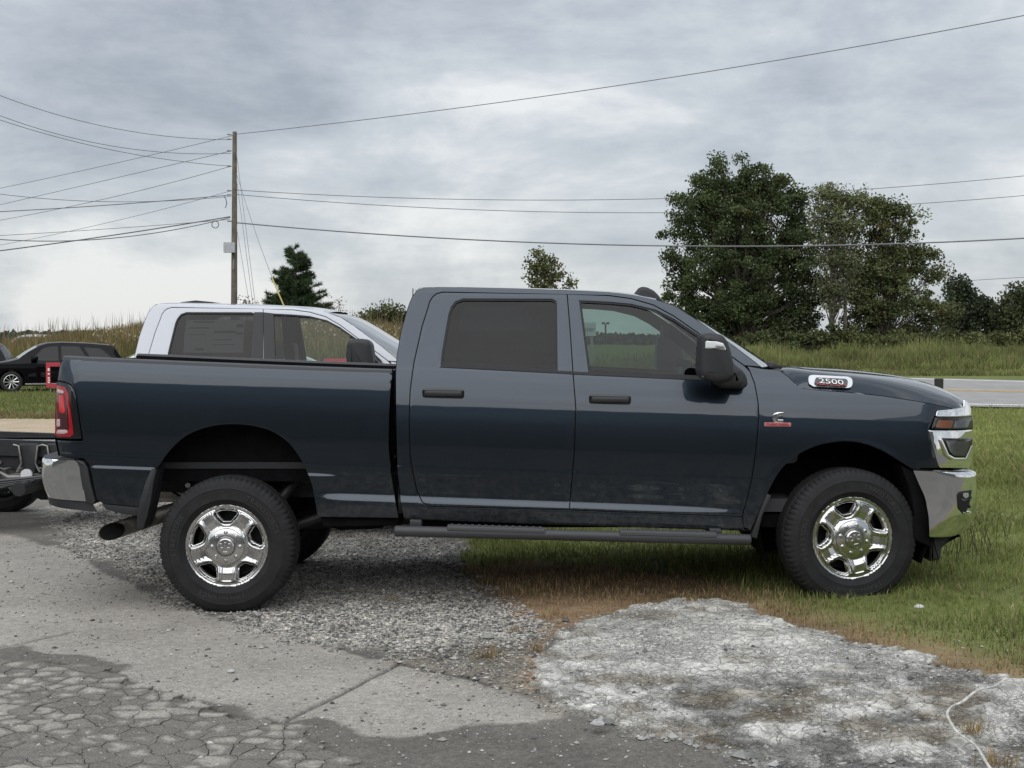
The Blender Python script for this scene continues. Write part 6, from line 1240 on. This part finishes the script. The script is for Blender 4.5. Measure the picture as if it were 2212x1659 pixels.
sedan_top = [(-2.3, .5), (-2.35, .92), (-2.2, 1.02), (-1.75, 1.06), (-1.0, 1.40), (-.3, 1.46), (.3, 1.43), (1.15, 1.0), (2.0, .86), (2.3, .72), (2.35, .45)]
sedan_win = [[(.72, .98), (.22, 1.33), (-.25, 1.36), (-.28, .98)], [(-.38, .98), (-.36, 1.36), (-.95, 1.30), (-1.45, 1.02)]]
M['pale_mint'] = paint('pale_mint_paint', (.62, .70, .66), 0.0, .4)
car('pale_sedan', 'pale mint car with raked windscreen behind the white cab rear', (-11.75, 44.5, -.12), math.radians(180 + 8), M['pale_mint'], sedan_top, .22, sedan_win, (-1.42, 1.42), .33, .90, 'car', (('windscreen', (.40, 1.40), (1.12, 1.02)),), .95, mirror=(.7, 1.02))
car('pale_hatchback', 'pale mint car seen low through the white cab windows', (-6.4, 40.0, -.10), math.radians(0 + 4), M['pale_mint'], [(x, z * .92) for x, z in sedan_top], .22, [[(x, z * .92) for x, z in w] for w in sedan_win], (-1.42, 1.42), .33, .90, 'car', (('windscreen', (.40, 1.30), (1.12, .95)),), .88, mirror=(.7, .95))
def red_frame(u0, u1, v0, v1, Y, label, marks):
    a = P(u0, v1, Y); b = P(u1, v0, Y); w = b[0] - a[0]; h = b[2] - a[2]; z0 = zt(a[0], Y); root = empty('red_frame', (a[0], Y, z0), label, 'frame', 'red metal frames'); lift = max(.05, a[2] - z0); t = 8.5 / FPX * Y; m = M['red_paint']
    MB().box(0, t, -.04, .04, lift, lift + h).build('upright', m, root, 0); MB().box(w - t, w, -.04, .04, lift, lift + h).build('upright', m, root, 0); MB().box(t, w - t, -.04, .04, lift + h - t, lift + h).build('top_bar', m, root, 0); MB().box(t, w - t, -.04, .04, lift, lift + t).build('bottom_bar', m, root, 0)
    for x in (t, w - t): MB().tube([(x, .02, -.05), (x, .02, lift + .05)], .025, 8).build('leg', M['steel'], root)
    if marks:
        for k, z in enumerate((.18, .27, .36, .52, .66, .72)): MB().box(t * .45, t * .95, -.043, -.041, lift + h * z, lift + h * (z + .05)).build('white_mark', M['white_letter'], root, 0)
M['red_paint'] = mat('red_paint', (.42, .03, .05), .5)
red_frame(100.5, 172, 783, 837, 48, 'red metal frame with white marks standing before the black suv', True); red_frame(700, 775, 775, 830, 34, 'red metal frame seen through the white cab front window', False)
def sign():
    a = P(1230, 726, 60); b = P(1287, 697, 60); z0 = zt(b[0], 60); root = empty('sign_board', ((a[0] + b[0]) / 2, 60, z0), 'white sign board seen through the dark truck front window', 'sign'); w = (b[0] - a[0]) / 2; MB().box(-w, w, -.08, .08, a[2] - z0, b[2] - z0).build('panel', mat('sign_white', (.62, .63, .63), .6), root, 0)
    for s in (-.7, .7): MB().box(s * w - .06, s * w + .06, -.05, .05, -.2, a[2] - z0).build('post', M['steel'], root, 0)
    V, F = text_mesh('enter', .30, .004); MB().add([(x + w - .38, -.088 - z, (a[2] + b[2]) / 2 - z0 + y) for x, y, z in V], F).build('lettering', mat('sign_letters', (.12, .12, .13), .6), root, 30)
    p = P(1308, 740, 95); q = P(1308, 700, 95); z0 = zt(p[0], 95); root = empty('light_pole', (p[0], 95, z0), 'twin-head lot light pole seen through the dark truck front window', 'light pole'); MB().tube([(0, 0, 0), (0, 0, q[2] - z0)], .06, 8).build('pole', M['plastic'], root); 
    for s in (-1, 1): MB().box(min(s * .04, s * .26), max(s * .04, s * .26), -.15, .15, q[2] - z0 - .02, q[2] - z0 + .12).build('lamp_head', M['plastic'], root, 0)
    p = P(2172, 730, 170); q = P(2172, 616, 170); z0 = zt(p[0], 170); root = empty('light_mast', (p[0], 170, z0), 'thin distant mast with crossed head above the far trees', 'mast'); MB().tube([(0, 0, 0), (0, 0, q[2] - z0)], .09, 8).build('pole', M['steel'], root); MB().box(-.35, .35, -.1, .1, q[2] - z0 - .12, q[2] - z0 + .08).build('head', M['steel'], root, 0)
sign()
# ---- the metal building across the lot, seen mirrored in the paintwork
def shed():
    root = empty('metal_building', (0, -12.5, 0), 'long tan ribbed metal building across the lot, mirrored in the paint', 'building'); m = mat('ribbed_sheet', (.25, .24, .215), .6, var=.08, vscale=2); X0, X1, h = -30, 26, 6.6
    V = []; n = 0; xs = []; x = X0
    while x < X1: xs += [(x, 0), (x + .22, 0), (x + .25, .035), (x + .30, .035)]; x += .33
    mb = MB(); mb.grid([[(a, b, z) for a, b in xs] for z in (0, h)], False); mb.build('wall', m, root, 20); MB().box(X0 - .3, X1 + .3, -12, .45, h, h + .25).build('roof', mat('roof_sheet', (.30, .30, .30), .5), root, 0)
    for x in (-9.5, 1.2, 7.5): MB().box(x, x + 3.4, .02, .06, 0, 3.9).build('overhead_door', mat('door_white', (.28, .275, .25), .5), root, 0)
    MB().box(-3.2, -2.2, .02, .06, 0, 2.1).build('door', mat('door_grey', (.25, .25, .26), .5), root, 0)
shed()
